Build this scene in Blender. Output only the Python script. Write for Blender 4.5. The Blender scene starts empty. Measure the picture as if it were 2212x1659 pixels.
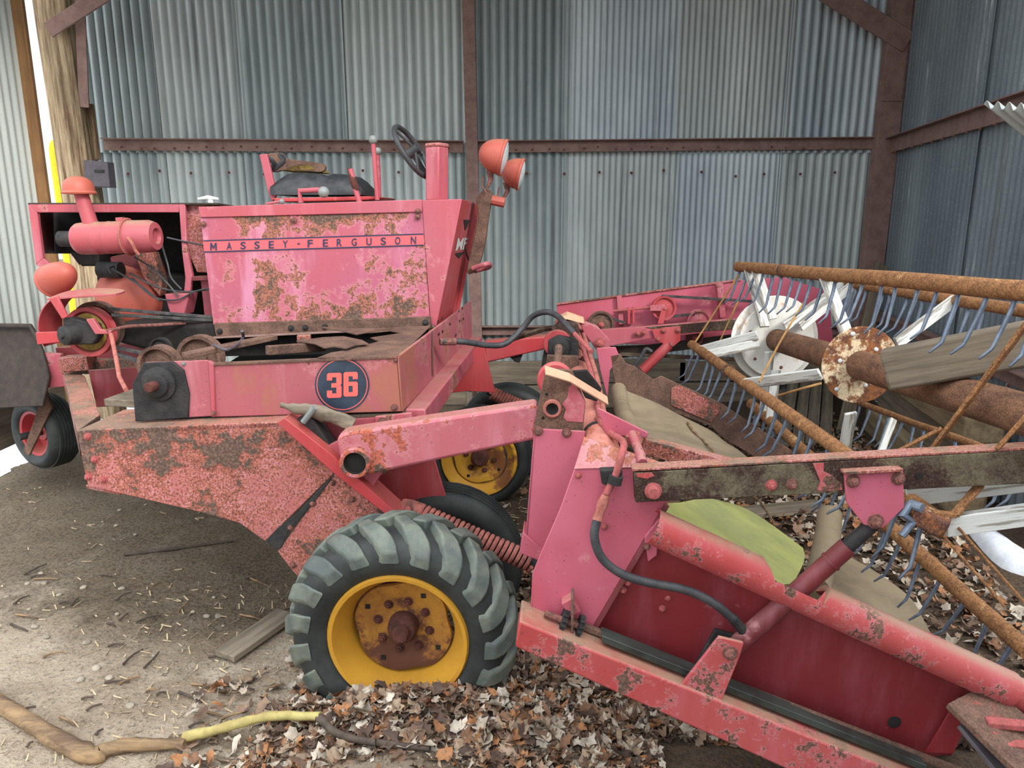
import bpy, bmesh, math, random
from mathutils import Vector, Matrix, noise
rnd = random.Random(36)
R = math.radians
sc = bpy.context.scene
COL = sc.collection

# ------------------------------------------------------------------ camera, sky, light
FPX, CX, CY, PITCH = 1600.0, 1106.0, 829.5, R(12.7)
CAM = Vector((0, 0, 1.62))
cam_d = bpy.data.cameras.new('camera'); cam_d.sensor_width = 36.0; cam_d.lens = 36.0 * FPX / 2212.0
cam_d.clip_start = 0.05; cam_d.clip_end = 200
cam = bpy.data.objects.new('camera', cam_d); COL.objects.link(cam)
cam.location = CAM; cam.rotation_euler = (R(90) - PITCH, 0, 0)
sc.camera = cam
w = bpy.data.worlds.new('overcast_sky'); sc.world = w; w.use_nodes = True
bg = w.node_tree.nodes['Background']
wt = w.node_tree; tc = wt.nodes.new('ShaderNodeTexCoord'); sx = wt.nodes.new('ShaderNodeSeparateXYZ'); mr = wt.nodes.new('ShaderNodeMapRange')
wt.links.new(tc.outputs['Generated'], sx.inputs[0]); wt.links.new(sx.outputs[2], mr.inputs[0])
mr.inputs[1].default_value = 0.0; mr.inputs[2].default_value = 1.0; mr.inputs[3].default_value = 0.8; mr.inputs[4].default_value = 2.4   # overcast sky: zenith three times the horizon
wt.links.new(mr.outputs[0], bg.inputs[1])
bg.inputs[0].default_value = (0.93, 0.97, 1.0, 1)
sun_d = bpy.data.lights.new('hazy_sun', 'SUN'); sun_d.energy = 1.7; sun_d.angle = R(16); sun_d.color = (1.0, 0.97, 0.92)
sun = bpy.data.objects.new('hazy_sun', sun_d); COL.objects.link(sun)
sun.rotation_euler = (R(56), 0, R(34))
vs = sc.view_settings
vs.view_transform = 'Standard'; vs.look = 'None'; vs.gamma = 1.0; vs.use_curve_mapping = False
vs.exposure = 0.8

# ------------------------------------------------------------------ photograph geometry helpers
FWD = Vector((0, math.cos(PITCH), -math.sin(PITCH))); UPV = Vector((0, math.sin(PITCH), math.cos(PITCH)))
YAW = R(3.4)
V = Vector((math.sin(YAW), math.cos(YAW), 0))      # machine's cross axis, away from the open front
U = Vector((math.cos(YAW), -math.sin(YAW), 0))     # machine's driving direction
Z = Vector((0, 0, 1))
def ray(px, py): return Vector(((px - CX) / FPX, 0, 0)) + FWD + UPV * ((CY - py) / FPX)
def PY(px, py, y): d = ray(px, py); return CAM + d * (y / d.y)
def PZ(px, py, z): d = ray(px, py); return CAM + d * ((z - CAM.z) / d.z)
def M(px, py, c): d = ray(px, py); return CAM + d * (c / d.dot(V))
def D(px, py, zc): return CAM + ray(px, py) * zc
def PL(px, py, p, n): d = ray(px, py); return CAM + d * ((p - CAM).dot(n) / d.dot(n))

# ------------------------------------------------------------------ materials
def S(r, g, b):
    f = lambda c: (c / 255 / 12.92) if c / 255 <= 0.04045 else ((c / 255 + 0.055) / 1.055) ** 2.4
    return (f(r), f(g), f(b), 1)
class NT:
    def __init__(s, name):
        s.m = bpy.data.materials.new(name); s.m.use_nodes = True
        s.t = s.m.node_tree; s.n = s.t.nodes; s.b = s.n['Principled BSDF']
        s.geo = s.n.new('ShaderNodeNewGeometry'); s.pos = s.geo.outputs['Position']
        s.obj = s.n.new('ShaderNodeTexCoord').outputs['Object']
    def put(s, sock, v):
        if isinstance(v, bpy.types.NodeSocket): s.t.links.new(v, sock)
        elif v is not None: sock.default_value = v
    def noise(s, scale, detail=4, rough=0.6, vec=None, stretch=None):
        vec = vec or s.pos
        if stretch:
            mp = s.n.new('ShaderNodeMapping'); s.put(mp.inputs['Vector'], vec); mp.inputs['Scale'].default_value = stretch; vec = mp.outputs[0]
        n = s.n.new('ShaderNodeTexNoise'); s.put(n.inputs['Vector'], vec)
        n.inputs['Scale'].default_value = scale; n.inputs['Detail'].default_value = detail; n.inputs['Roughness'].default_value = rough
        return n.outputs['Fac']
    def voro(s, scale, vec=None):
        n = s.n.new('ShaderNodeTexVoronoi'); s.put(n.inputs['Vector'], vec or s.pos); n.inputs['Scale'].default_value = scale
        return n.outputs['Distance']
    def math(s, op, a, b=None):
        n = s.n.new('ShaderNodeMath'); n.operation = op; s.put(n.inputs[0], a)
        if b is not None: s.put(n.inputs[1], b)
        return n.outputs[0]
    def step(s, v, lo, hi):
        n = s.n.new('ShaderNodeMapRange'); n.interpolation_type = 'SMOOTHSTEP'; s.put(n.inputs[0], v)
        n.inputs[1].default_value = lo; n.inputs[2].default_value = hi
        return n.outputs[0]
    def mix(s, f, a, b):
        n = s.n.new('ShaderNodeMix'); n.data_type = 'RGBA'; s.put(n.inputs[0], f); s.put(n.inputs[6], a); s.put(n.inputs[7], b)
        return n.outputs[2]
    def mixf(s, f, a, b):
        n = s.n.new('ShaderNodeMix'); s.put(n.inputs[0], f); s.put(n.inputs[2], a); s.put(n.inputs[3], b)
        return n.outputs[0]
    def sep(s, vec, i):
        n = s.n.new('ShaderNodeSeparateXYZ'); s.put(n.inputs[0], vec); return n.outputs[i]
    def bump(s, h, strength=0.5, dist=0.01):
        n = s.n.new('ShaderNodeBump'); s.put(n.inputs['Height'], h); n.inputs['Strength'].default_value = strength; n.inputs['Distance'].default_value = dist
        s.t.links.new(n.outputs[0], s.b.inputs['Normal'])
    def done(s, col, rough=0.6, metal=0.0, spec=0.5):
        s.put(s.b.inputs['Base Color'], col); s.put(s.b.inputs['Roughness'], rough); s.put(s.b.inputs['Metallic'], metal)
        s.b.inputs['Specular IOR Level'].default_value = spec
        return s.m
def paint(name, c1, c2, thr=0.6, grad=0.0, gaxis=2, scale=2.2, soft=0.035, rust=((104, 72, 60), (162, 102, 84)), fade=0.35, halocol=(206, 148, 150),
          dust=0.5, rough=0.5, streak=True, fadecol=(222, 150, 170), stain=None, pits=0.0, top=0.0):
    """weathered paint: two paint tones, chalky vertical streaks, blistered rust above a noise threshold, dust lying on top faces"""
    t = NT(name)
    a = t.noise(scale, 8, 0.68); b = t.noise(scale * 9, 4, 0.6)
    m = t.math('ADD', t.math('MULTIPLY', a, 0.78), t.math('MULTIPLY', b, 0.22))
    if grad: m = t.math('ADD', m, t.math('MULTIPLY', t.sep(t.obj, gaxis), -grad))
    if top: m = t.math('ADD', m, t.math('MULTIPLY', t.math('MAXIMUM', t.math('SUBTRACT', t.sep(t.obj, 2), 0.10), 0.0), top))
    mask = t.step(m, thr, thr + soft); deep = t.step(m, thr + 0.045, thr + 0.06)
    halo = t.step(m, thr - 0.05, thr + 0.01)
    base = t.mix(t.step(t.noise(1.7, 3), 0.35, 0.65), S(*c1), S(*c2))
    if streak:
        st = t.noise(7, 5, 0.65, stretch=(1, 1, 0.13))
        base = t.mix(t.math('MULTIPLY', t.step(st, 0.5, 0.72), fade), base, S(*fadecol))
    base = t.mix(t.math('MULTIPLY', halo, 0.4), base, S(*halocol))
    speck = t.step(t.noise(120, 2, 0.5), 0.69, 0.73)
    base = t.mix(t.math('MULTIPLY', speck, 0.7), base, S(96, 58, 50))
    grain = t.noise(110, 3, 0.6)
    rc = t.mix(t.step(grain, 0.4, 0.56), S(*rust[0]), S(*rust[1]))
    rc = t.mix(deep, rc, t.mix(t.step(grain, 0.42, 0.66), S(84, 66, 58), S(122, 96, 84)))
    if pits:
        pm = t.step(t.math('ADD', t.noise(150, 3, 0.6), t.math('MULTIPLY', t.math('SUBTRACT', a, 0.5), 0.8)), 0.56 - pits * 0.08, 0.62 - pits * 0.08)
        base = t.mix(pm, base, rc)
    col = t.mix(mask, base, rc)
    if stain: col = t.mix(t.step(t.noise(3.1, 5, 0.7, stretch=(1, 1, 0.5)), 0.52, 0.68), col, S(*stain))
    if dust:
        nz = t.sep(t.geo.outputs['Normal'], 2)
        d = t.math('MULTIPLY', t.step(nz, 0.55, 0.95), t.math('MULTIPLY', t.step(t.noise(9, 5, 0.7), 0.2, 0.62), dust))
        col = t.mix(d, col, S(158, 128, 106))
    h = t.math('ADD', t.math('MULTIPLY', mask, t.math('ADD', t.noise(75, 4, 0.7), 0.35)), t.math('MULTIPLY', t.noise(200, 2), 0.06))
    t.bump(h, 0.55, 0.006)
    return t.done(col, t.mixf(mask, rough, 0.9), 0.0, 0.4)
def rusty(name, c1, c2, c3=None, thr=0.55, scale=14, rough=0.88, bump=0.5, stretch=None, speck=0.0):
    t = NT(name)
    col = t.mix(t.step(t.noise(scale, 7, 0.72, stretch=stretch), 0.34, 0.66), S(*c1), S(*c2))
    if c3: col = t.mix(t.step(t.noise(scale * 0.35, 6, 0.7, stretch=stretch), thr, thr + 0.08), col, S(*c3))
    if speck:
        g = t.noise(190, 3, 0.6); col = t.mix(t.math('MULTIPLY', t.step(g, 0.50, 0.60), speck), col, S(*[x * 0.55 for x in c1])); col = t.mix(t.math('MULTIPLY', t.step(g, 0.46, 0.38), speck * 0.7), col, S(*[min(255, x * 1.22) for x in c2]))
    t.bump(t.noise(130, 4, 0.7), bump, 0.004)
    return t.done(col, rough, 0.0, 0.25)
def plain(name, c, c2=None, rough=0.6, metal=0.0, scale=20, bump=0.15, spec=0.4):
    t = NT(name)
    col = t.mix(t.step(t.noise(scale, 5, 0.65), 0.35, 0.68), S(*c), S(*(c2 or [x * 0.75 for x in c])))
    t.bump(t.noise(scale * 6, 3), bump, 0.004)
    return t.done(col, rough, metal, spec)
def wood(name, c1, c2, axis=0, paint_c=None, thr=0.5):
    t = NT(name)
    st = [26, 26, 26]; st[axis] = 1.6
    g = t.noise(1.0, 8, 0.7, vec=t.obj, stretch=st)
    col = t.mix(t.step(g, 0.35, 0.66), S(*c1), S(*c2))
    col = t.mix(t.math('MULTIPLY', t.step(t.noise(5, 4), 0.45, 0.7), 0.35), col, S(*[x * 0.72 for x in c1]))
    if paint_c:
        st2 = [60, 60, 60]; st2[axis] = 4
        col = t.mix(t.step(t.noise(1.0, 5, 0.7, vec=t.obj, stretch=st2), thr - 0.05, thr + 0.05), S(*paint_c), col)
    t.bump(g, 0.5, 0.006)
    return t.done(col, 0.82, 0, 0.25)
def galvanised(name, base, dark, white=0.5, seed=0.0, rust=0.0, metal=0.2):
    t = NT(name)
    mp = t.n.new('ShaderNodeMapping'); t.put(mp.inputs[0], t.pos); mp.inputs['Location'].default_value = (seed, seed * 2, seed)
    p = mp.outputs[0]
    col = t.mix(t.step(t.noise(1.1, 5, 0.65, vec=p, stretch=(1, 1, 0.35)), 0.34, 0.66), S(*base), S(*dark))
    col = t.mix(t.math('MULTIPLY', t.step(t.noise(55, 3, 0.6, vec=p), 0.5, 0.75), 0.25), col, S(168, 182, 186))
    wf = t.math('MULTIPLY', t.step(t.noise(3.2, 8, 0.75, vec=p, stretch=(1.6, 1.6, 0.16)), 0.57, 0.72), white)
    col = t.mix(wf, col, S(205, 214, 216))
    drk = t.math('MULTIPLY', t.step(t.noise(4.5, 6, 0.7, vec=p, stretch=(2, 2, 0.1)), 0.56, 0.7), 0.55)
    col = t.mix(drk, col, S(96, 100, 102))
    if rust: col = t.mix(t.math('MULTIPLY', t.step(t.noise(2.2, 6, 0.7, vec=p, stretch=(2.5, 2.5, 0.22)), 0.62, 0.74), rust), col, S(120, 84, 58))
    t.bump(t.noise(60, 3), 0.06, 0.003)
    return t.done(col, t.mixf(t.noise(6, 3, vec=p), 0.45, 0.65), metal, 0.5)
MAT = {}
m = MAT
m['hood'] = paint('faded_red_hood_paint', (170, 84, 98), (168, 90, 112), thr=0.562, grad=0.36, scale=3.6, soft=0.012, fade=0.6, fadecol=(206, 146, 176), top=1.2)
m['red'] = paint('faded_red_paint', (172, 80, 90), (168, 88, 100), thr=0.585, soft=0.015, fade=0.35, fadecol=(208, 136, 148))
m['redrust'] = paint('blistered_red_paint', (174, 100, 100), (174, 114, 120), thr=0.475, soft=0.07, scale=2.6, pits=1.8, rust=((112, 66, 54), (160, 92, 74)), fade=0.35, fadecol=(200, 150, 170))
m['bright'] = paint('clean_red_paint', (172, 54, 58), (172, 74, 78), thr=0.64, fade=0.25, fadecol=(214, 136, 140))
m['box'] = paint('faded_red_box_paint', (164, 88, 96), (158, 82, 92), thr=0.575, grad=-0.3, scale=3.6, soft=0.015, stain=(158, 98, 82), fade=0.45, fadecol=(204, 140, 150))
m['arm'] = paint('red_arm_paint', (176, 92, 100), (176, 102, 114), thr=0.51, scale=3.4, soft=0.012, rust=((142, 74, 58), (184, 98, 80)), fade=0.3, fadecol=(208, 146, 160))
m['header'] = paint('crimson_header_paint', (172, 74, 90), (188, 98, 118), thr=0.63, scale=4.2, soft=0.015, fade=0.25, fadecol=(190, 110, 130), dust=0.7)
m['crimson'] = paint('shaded_crimson_paint', (132, 42, 46), (124, 44, 50), thr=0.66, scale=4.2, soft=0.015, fade=0.1, dust=0.6)  # header red deepened to hold the shade below the rolled edge
m['scratched'] = paint('scratched_red_paint', (164, 62, 62), (174, 80, 80), thr=0.548, scale=11, soft=0.012, rust=((86, 64, 56), (116, 82, 68)), fade=0.1, dust=0.9)
m['darkred'] = paint('maroon_and_shaded_red', (112, 40, 44), (100, 42, 46), thr=0.64, fade=0.1)  # darker copy of the red for shaded inner plates, also the maroon ram
m['lamp'] = paint('orange_lamp_paint', (178, 90, 74), (170, 84, 72), thr=0.72, streak=False, dust=0.35)
m['canister'] = paint('dusty_pink_paint', (170, 78, 86), (166, 86, 92), thr=0.7, dust=0.9, streak=False)
m['greenarm'] = rusty('mossy_rusted_iron', (70, 56, 50), (112, 104, 84), (60, 42, 38), thr=0.50, scale=11, speck=0.3)
m['brownrust'] = rusty('brown_flaked_rust', (86, 66, 58), (122, 94, 80), (188, 86, 78), thr=0.64, scale=12, speck=0.35)
m['rust'] = rusty('orange_rust', (120, 84, 58), (164, 118, 78), (194, 156, 106), thr=0.60, scale=34, speck=0.45, bump=0.8)
m['rustpipe'] = rusty('brown_pipe_rust', (92, 66, 54), (134, 98, 74), (176, 126, 74), thr=0.60, scale=22, speck=0.45, bump=0.8, stretch=(1, 0.45, 1))
m['discrust'] = rusty('peeling_white_disc', (84, 58, 54), (150, 96, 56), (224, 204, 170), thr=0.51, scale=22, speck=0.4)
m['whitedisc'] = rusty('white_enamel_with_rust', (206, 202, 194), (222, 220, 214), (182, 126, 62), thr=0.58, scale=7, rough=0.6, bump=0.15)
m['steel'] = rusty('rusted_barn_steel', (126, 100, 94), (146, 120, 112), None, scale=10)
m['darksteel'] = plain('dark_rusted_sheet', (48, 41, 38), (62, 53, 47), rough=0.85)
m['black'] = plain('greasy_black_iron', (34, 33, 34), (52, 50, 50), rough=0.75, bump=0.6)
m['interior'] = plain('black_iron_and_hole_shade', (24, 22, 22), (38, 34, 32), rough=0.9)  # near-black iron; also painted on flat marks for the dark inside holes
m['bolt'] = rusty('rusted_bolt', (88, 66, 60), (142, 92, 84), None, scale=60)
m['pinkbolt'] = rusty('pink_bolt', (176, 92, 92), (140, 80, 76), None, scale=60)
m['rubber'] = plain('weathered_black_rubber', (34, 37, 37), (54, 58, 56), rough=0.6, scale=7, bump=0.2)
m['tread'] = plain('grey_worn_tread_rubber', (76, 84, 82), (108, 114, 102), rough=0.5, scale=9, bump=0.2)
m['hose'] = plain('black_hose_rubber', (52, 53, 56), (70, 70, 72), rough=0.55)
m['yellow'] = rusty('chipped_yellow_rim', (194, 144, 46), (184, 134, 48), (120, 76, 46), thr=0.58, scale=7, rough=0.55, bump=0.2)
m['rimrust'] = rusty('rusted_wheel_centre', (142, 94, 48), (174, 124, 50), (92, 58, 44), thr=0.47, scale=9)
m['hub'] = rusty('rusted_hub', (66, 42, 38), (98, 58, 50), None, scale=20)
m['spring'] = rusty('rusty_pink_spring', (148, 88, 80), (178, 112, 100), (120, 80, 72), thr=0.55, scale=30)
m['tine'] = plain('blue_grey_tine', (92, 104, 122), (122, 134, 150), rough=0.5, metal=0.3)
m['pipe'] = rusty('pink_and_rust_pipe', (184, 112, 98), (196, 132, 118), (160, 86, 60), thr=0.54, scale=11, rough=0.7, stretch=(1, 0.6, 1))
m['belt'] = plain('black_drive_belt', (44, 44, 46), (80, 78, 76), rough=0.7)
m['oily'] = plain('oily_green_steel', (60, 68, 64), (40, 42, 40), rough=0.35, scale=9)
m['seat'] = plain('black_seat_vinyl', (40, 42, 45), (62, 64, 68), rough=0.5, bump=0.35)
m['foam'] = plain('crumbled_seat_foam', (150, 126, 60), (110, 92, 52), rough=0.95, bump=1.0, scale=40)
m['knob'] = plain('grey_lever_knob', (132, 138, 136), (116, 122, 120), rough=0.5)
m['navy'] = plain('navy_decal_print', (38, 48, 82), (46, 50, 70), rough=0.5)
m['navydisc'] = plain('navy_black_disc_decal', (40, 50, 66), (56, 70, 86), rough=0.45, scale=8)
m['decalred'] = plain('red_decal_band', (196, 90, 96), (192, 92, 100), rough=0.5)
m['numred'] = plain('red_decal_numerals', (224, 104, 96), (214, 96, 92), rough=0.5)
m['white'] = plain('white_paint', (214, 216, 214), (196, 198, 196), rough=0.5)
m['lens'] = plain('lamp_glass', (210, 214, 216), (188, 192, 196), rough=0.12, spec=0.8)
m['canvas'] = plain('tan_draper_canvas', (142, 126, 102), (120, 106, 86), rough=0.85, scale=5)
m['green'] = plain('algae_green_canvas', (158, 160, 92), (132, 134, 86), rough=0.8, scale=4)
m['whitewood'] = {a: wood('peeling_white_wood_%s' % 'xyz'[a], (176, 172, 164), (128, 122, 114), a, (204, 206, 202), 0.56) for a in (0, 1, 2)}
m['greywood'] = {a: wood('grey_barn_wood_%s' % 'xyz'[a], (136, 124, 108), (98, 88, 76), a) for a in (0, 1, 2)}
m['post'] = wood('split_timber', (192, 170, 138), (96, 74, 54), 2)
m['orangewood'] = wood('stained_edge_board', (156, 118, 80), (126, 92, 62), 2)
m['flatbar'] = rusty('cream_primer_bar', (204, 164, 136), (196, 150, 124), (176, 98, 88), thr=0.60, scale=8, rough=0.7, bump=0.2)
m['twine'] = plain('baler_twine', (176, 134, 82), (150, 112, 70), rough=0.9)
m['greybox'] = plain('grey_enamel_box', (92, 86, 92), (76, 72, 78), rough=0.6)
m['snow'] = plain('old_snow', (232, 236, 242), (216, 222, 230), rough=0.7, bump=0.5)
m['yellowpost'] = plain('yellow_painted_post', (232, 208, 30), (214, 190, 40), rough=0.6)

# ------------------------------------------------------------------ mesh helpers
def NB(): return bmesh.new()
def prism(bm, pts, vec):
    """closed polygon of 3D points swept along vec"""
    a = [bm.verts.new(p) for p in pts]; b = [bm.verts.new(Vector(p) + vec) for p in pts]
    n = len(pts)
    bm.faces.new(a); bm.faces.new(b[::-1])
    for i in range(n): bm.faces.new((a[i], b[i], b[(i + 1) % n], a[(i + 1) % n]))
    return bm
def plate(bm, px, c, th): return prism(bm, [M(x, y, c) for x, y in px], V * th)
def bar(bm, p0, p1, w, h, up=Z):
    p0, p1 = Vector(p0), Vector(p1); d = (p1 - p0).normalized()
    s = d.cross(up)
    if s.length < 1e-4: s = d.cross(Vector((1, 0, 0)))
    s.normalize(); u = s.cross(d)
    pts = [p0 + s * a * w / 2 + u * b * h / 2 for a, b in ((-1, -1), (1, -1), (1, 1), (-1, 1))]
    return prism(bm, pts, p1 - p0)
def tube(bm, pts, r, seg=10, cap=True):
    pts = [Vector(p) for p in pts]; n = len(pts)
    rs = r if isinstance(r, (list, tuple)) else [r] * n
    d0 = (pts[1] - pts[0]).normalized()
    s = d0.cross(Z) if abs(d0.z) < 0.95 else d0.cross(Vector((1, 0, 0)))
    s.normalize(); rings = []
    for i, p in enumerate(pts):
        d = (pts[min(i + 1, n - 1)] - pts[max(i - 1, 0)]).normalized()
        s = (s - d * s.dot(d)).normalized(); u = d.cross(s)
        rings.append([bm.verts.new(p + (s * math.cos(2 * math.pi * k / seg) + u * math.sin(2 * math.pi * k / seg)) * rs[i]) for k in range(seg)])
    for a, b in zip(rings, rings[1:]):
        for k in range(seg): bm.faces.new((a[k], a[(k + 1) % seg], b[(k + 1) % seg], b[k]))
    if cap: bm.faces.new(rings[0][::-1]); bm.faces.new(rings[-1])
    return bm
def curve(pts, n=8):
    """Catmull-Rom through the points"""
    pts = [Vector(p) for p in pts]; q = [2 * pts[0] - pts[1]] + pts + [2 * pts[-1] - pts[-2]]; out = []
    for i in range(1, len(q) - 2):
        for k in range(n):
            t = k / n; a, b, c, d = q[i - 1:i + 3]
            out.append(0.5 * ((2 * b) + (c - a) * t + (2 * a - 5 * b + 4 * c - d) * t * t + (3 * b - a - 3 * c + d) * t ** 3))
    return out + [pts[-1]]
def lathe(bm, prof, o, axis, seg=24, closed=False):
    """profile of (radius, height along axis)"""
    o = Vector(o); ax = Vector(axis).normalized()
    s = ax.cross(Z) if abs(ax.z) < 0.9 else ax.cross(Vector((1, 0, 0)))
    s.normalize(); u = ax.cross(s); rings = []
    for r, h in prof:
        if r < 1e-6: rings.append([bm.verts.new(o + ax * h)])
        else: rings.append([bm.verts.new(o + ax * h + (s * math.cos(2 * math.pi * k / seg) + u * math.sin(2 * math.pi * k / seg)) * r) for k in range(seg)])
    pairs = list(zip(rings, rings[1:])) + ([(rings[-1], rings[0])] if closed else [])
    for a, b in pairs:
        for k in range(seg):
            j = (k + 1) % seg
            if len(a) == 1 and len(b) == 1: continue
            if len(a) == 1: bm.faces.new((a[0], b[j], b[k]))
            elif len(b) == 1: bm.faces.new((a[k], a[j], b[0]))
            else: bm.faces.new((a[k], a[j], b[j], b[k]))
    return bm
def ball(bm, c, r, seg=16): return lathe(bm, [(r * math.sin(math.pi * i / 8), -r * math.cos(math.pi * i / 8)) for i in range(9)], c, Z, seg)
def sheet(bm, rows, th=0.004):
    """grid of 3D points with a little thickness"""
    vs = [[bm.verts.new(p) for p in r] for r in rows]
    for a, b in zip(vs, vs[1:]):
        for k in range(len(a) - 1): bm.faces.new((a[k], a[k + 1], b[k + 1], b[k]))
    bmesh.ops.recalc_face_normals(bm, faces=bm.faces)
    bmesh.ops.solidify(bm, geom=list(bm.faces), thickness=th)
    return bm
def obj(name, bm, mat, parent=None, bevel=0.0, smooth=35, solid=0.0, recalc=True):
    if recalc: bmesh.ops.recalc_face_normals(bm, faces=bm.faces)
    me = bpy.data.meshes.new(name)
    lo = Vector((min(v.co.x for v in bm.verts), min(v.co.y for v in bm.verts), min(v.co.z for v in bm.verts)))
    hi = Vector((max(v.co.x for v in bm.verts), max(v.co.y for v in bm.verts), max(v.co.z for v in bm.verts)))
    c = (lo + hi) / 2
    bmesh.ops.translate(bm, verts=bm.verts, vec=-c)
    bm.to_mesh(me); bm.free()
    if smooth:
        me.shade_smooth(); me.set_sharp_from_angle(angle=R(smooth))
    o = bpy.data.objects.new(name, me); COL.objects.link(o); o.location = c
    me.materials.append(mat)
    if bevel:
        b = o.modifiers.new('edge', 'BEVEL'); b.width = bevel; b.segments = 2; b.limit_method = 'ANGLE'; b.angle_limit = R(40)
    if parent: attach(o, parent)
    return o
def wood_bar(name, p0, p1, w, h, up, mat, parent=None, bevel=0.003):
    """a board whose local X runs along the grain"""
    p0, p1 = Vector(p0), Vector(p1); d = (p1 - p0).normalized(); s = d.cross(Vector(up)).normalized(); u = s.cross(d); L = (p1 - p0).length
    bm = bmesh.new(); n = max(2, int(L / 0.12)); rings = []
    for i in range(n + 1):
        x = -L / 2 + L * i / n; j = lambda k: 1 + 0.03 * noise.noise(Vector((x * 4 + p0.x * 7, k, p0.z * 5)))
        rings.append([bm.verts.new((x, a * w / 2 * j(a + 3 * b), b * h / 2 * j(5 + b + 2 * a))) for a, b in ((-1, -1), (1, -1), (1, 1), (-1, 1))])
    for a_, b_ in zip(rings, rings[1:]):
        for k in range(4): bm.faces.new((a_[k], a_[(k + 1) % 4], b_[(k + 1) % 4], b_[k]))
    bm.faces.new(rings[0][::-1]); bm.faces.new(rings[-1])
    o = obj(name, bm, mat, None, bevel=bevel)
    o.location = (p0 + p1) / 2; o.rotation_euler = Matrix((d, -s, u)).transposed().to_euler() if Matrix((d, -s, u)).determinant() > 0 else Matrix((d, s, u)).transposed().to_euler()
    if parent: attach(o, parent)
    return o
def wloc(o):
    l = o.location.copy()
    while o.parent: o = o.parent; l += o.location
    return l
def attach(o, parent):
    o.location = o.location - wloc(parent); o.parent = parent
    return o
def copy(o, loc, parent=None, rot=None):
    c = o.copy(); COL.objects.link(c); c.location = loc; c.parent = None
    if rot: c.rotation_euler = rot
    if parent: attach(c, parent)
    return c
def tag(o, label=None, cat=None, group=None, kind=None):
    for k, v in (('label', label), ('category', cat), ('group', group), ('kind', kind)):
        if v: o[k] = v
    return o
def thing(name, label, cat, loc, group=None):
    o = bpy.data.objects.new(name, None); COL.objects.link(o); o.location = loc; o.empty_display_size = 0.1
    return tag(o, label, cat, group)
_bolt = {}
def bolt(px, py, c, parent, r=0.012, mat='bolt', h=None, name='bolt', axis=None):
    """hex nut on a washer with the bolt end standing proud"""
    p = M(px, py, c) if axis is None else Vector((px, py, c))
    ax = -V if axis is None else Vector(axis)
    k = (round(r, 4), mat, tuple(round(x, 3) for x in ax))
    if k not in _bolt:
        bm = NB()
        lathe(bm, [(0, 0), (r * 1.35, 0), (r * 1.35, r * 0.2), (0, r * 0.2)], (0, 0, 0), ax, 10)
        lathe(bm, [(r, r * 0.2), (r, r * 0.9), (r * 0.8, r), (0, r)], (0, 0, 0), ax, 6)
        lathe(bm, [(r * 0.5, r * 0.9), (r * 0.5, r * 1.5), (r * 0.35, r * 1.6), (0, r * 1.6)], (0, 0, 0), ax, 8)
        o = obj(name, bm, m[mat]); off = o.location.copy(); o.location = off + p
        _bolt[k] = (o.data, off); attach(o, parent); return o
    me, off = _bolt[k]
    o = bpy.data.objects.new(name, me); COL.objects.link(o); o.location = off + p; attach(o, parent)
    return o
def text_mesh(bm, s, quad, bold=0.02):
    """flat lettering stretched over a quad of 3D corners: lower left, lower right, upper right, upper left"""
    cu = bpy.data.curves.new('lettering', 'FONT'); cu.body = s; cu.offset = bold; cu.fill_mode = 'FRONT'
    to = bpy.data.objects.new('lettering', cu); COL.objects.link(to)
    me = bpy.data.meshes.new_from_object(to)
    xs = [v.co.x for v in me.vertices]; ys = [v.co.y for v in me.vertices]
    x0, x1, y0, y1 = min(xs), max(xs), min(ys), max(ys)
    a, b, c, d = [Vector(q) for q in quad]; vs = []
    for v in me.vertices:
        s_ = (v.co.x - x0) / max(x1 - x0, 1e-6); t_ = (v.co.y - y0) / max(y1 - y0, 1e-6)
        vs.append(bm.verts.new((a * (1 - s_) + b * s_) * (1 - t_) + (d * (1 - s_) + c * s_) * t_))
    for p in me.polygons:
        try: bm.faces.new([vs[i] for i in p.vertices])
        except ValueError: pass
    bpy.data.objects.remove(to); bpy.data.curves.remove(cu); bpy.data.meshes.remove(me)
    return bm

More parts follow.
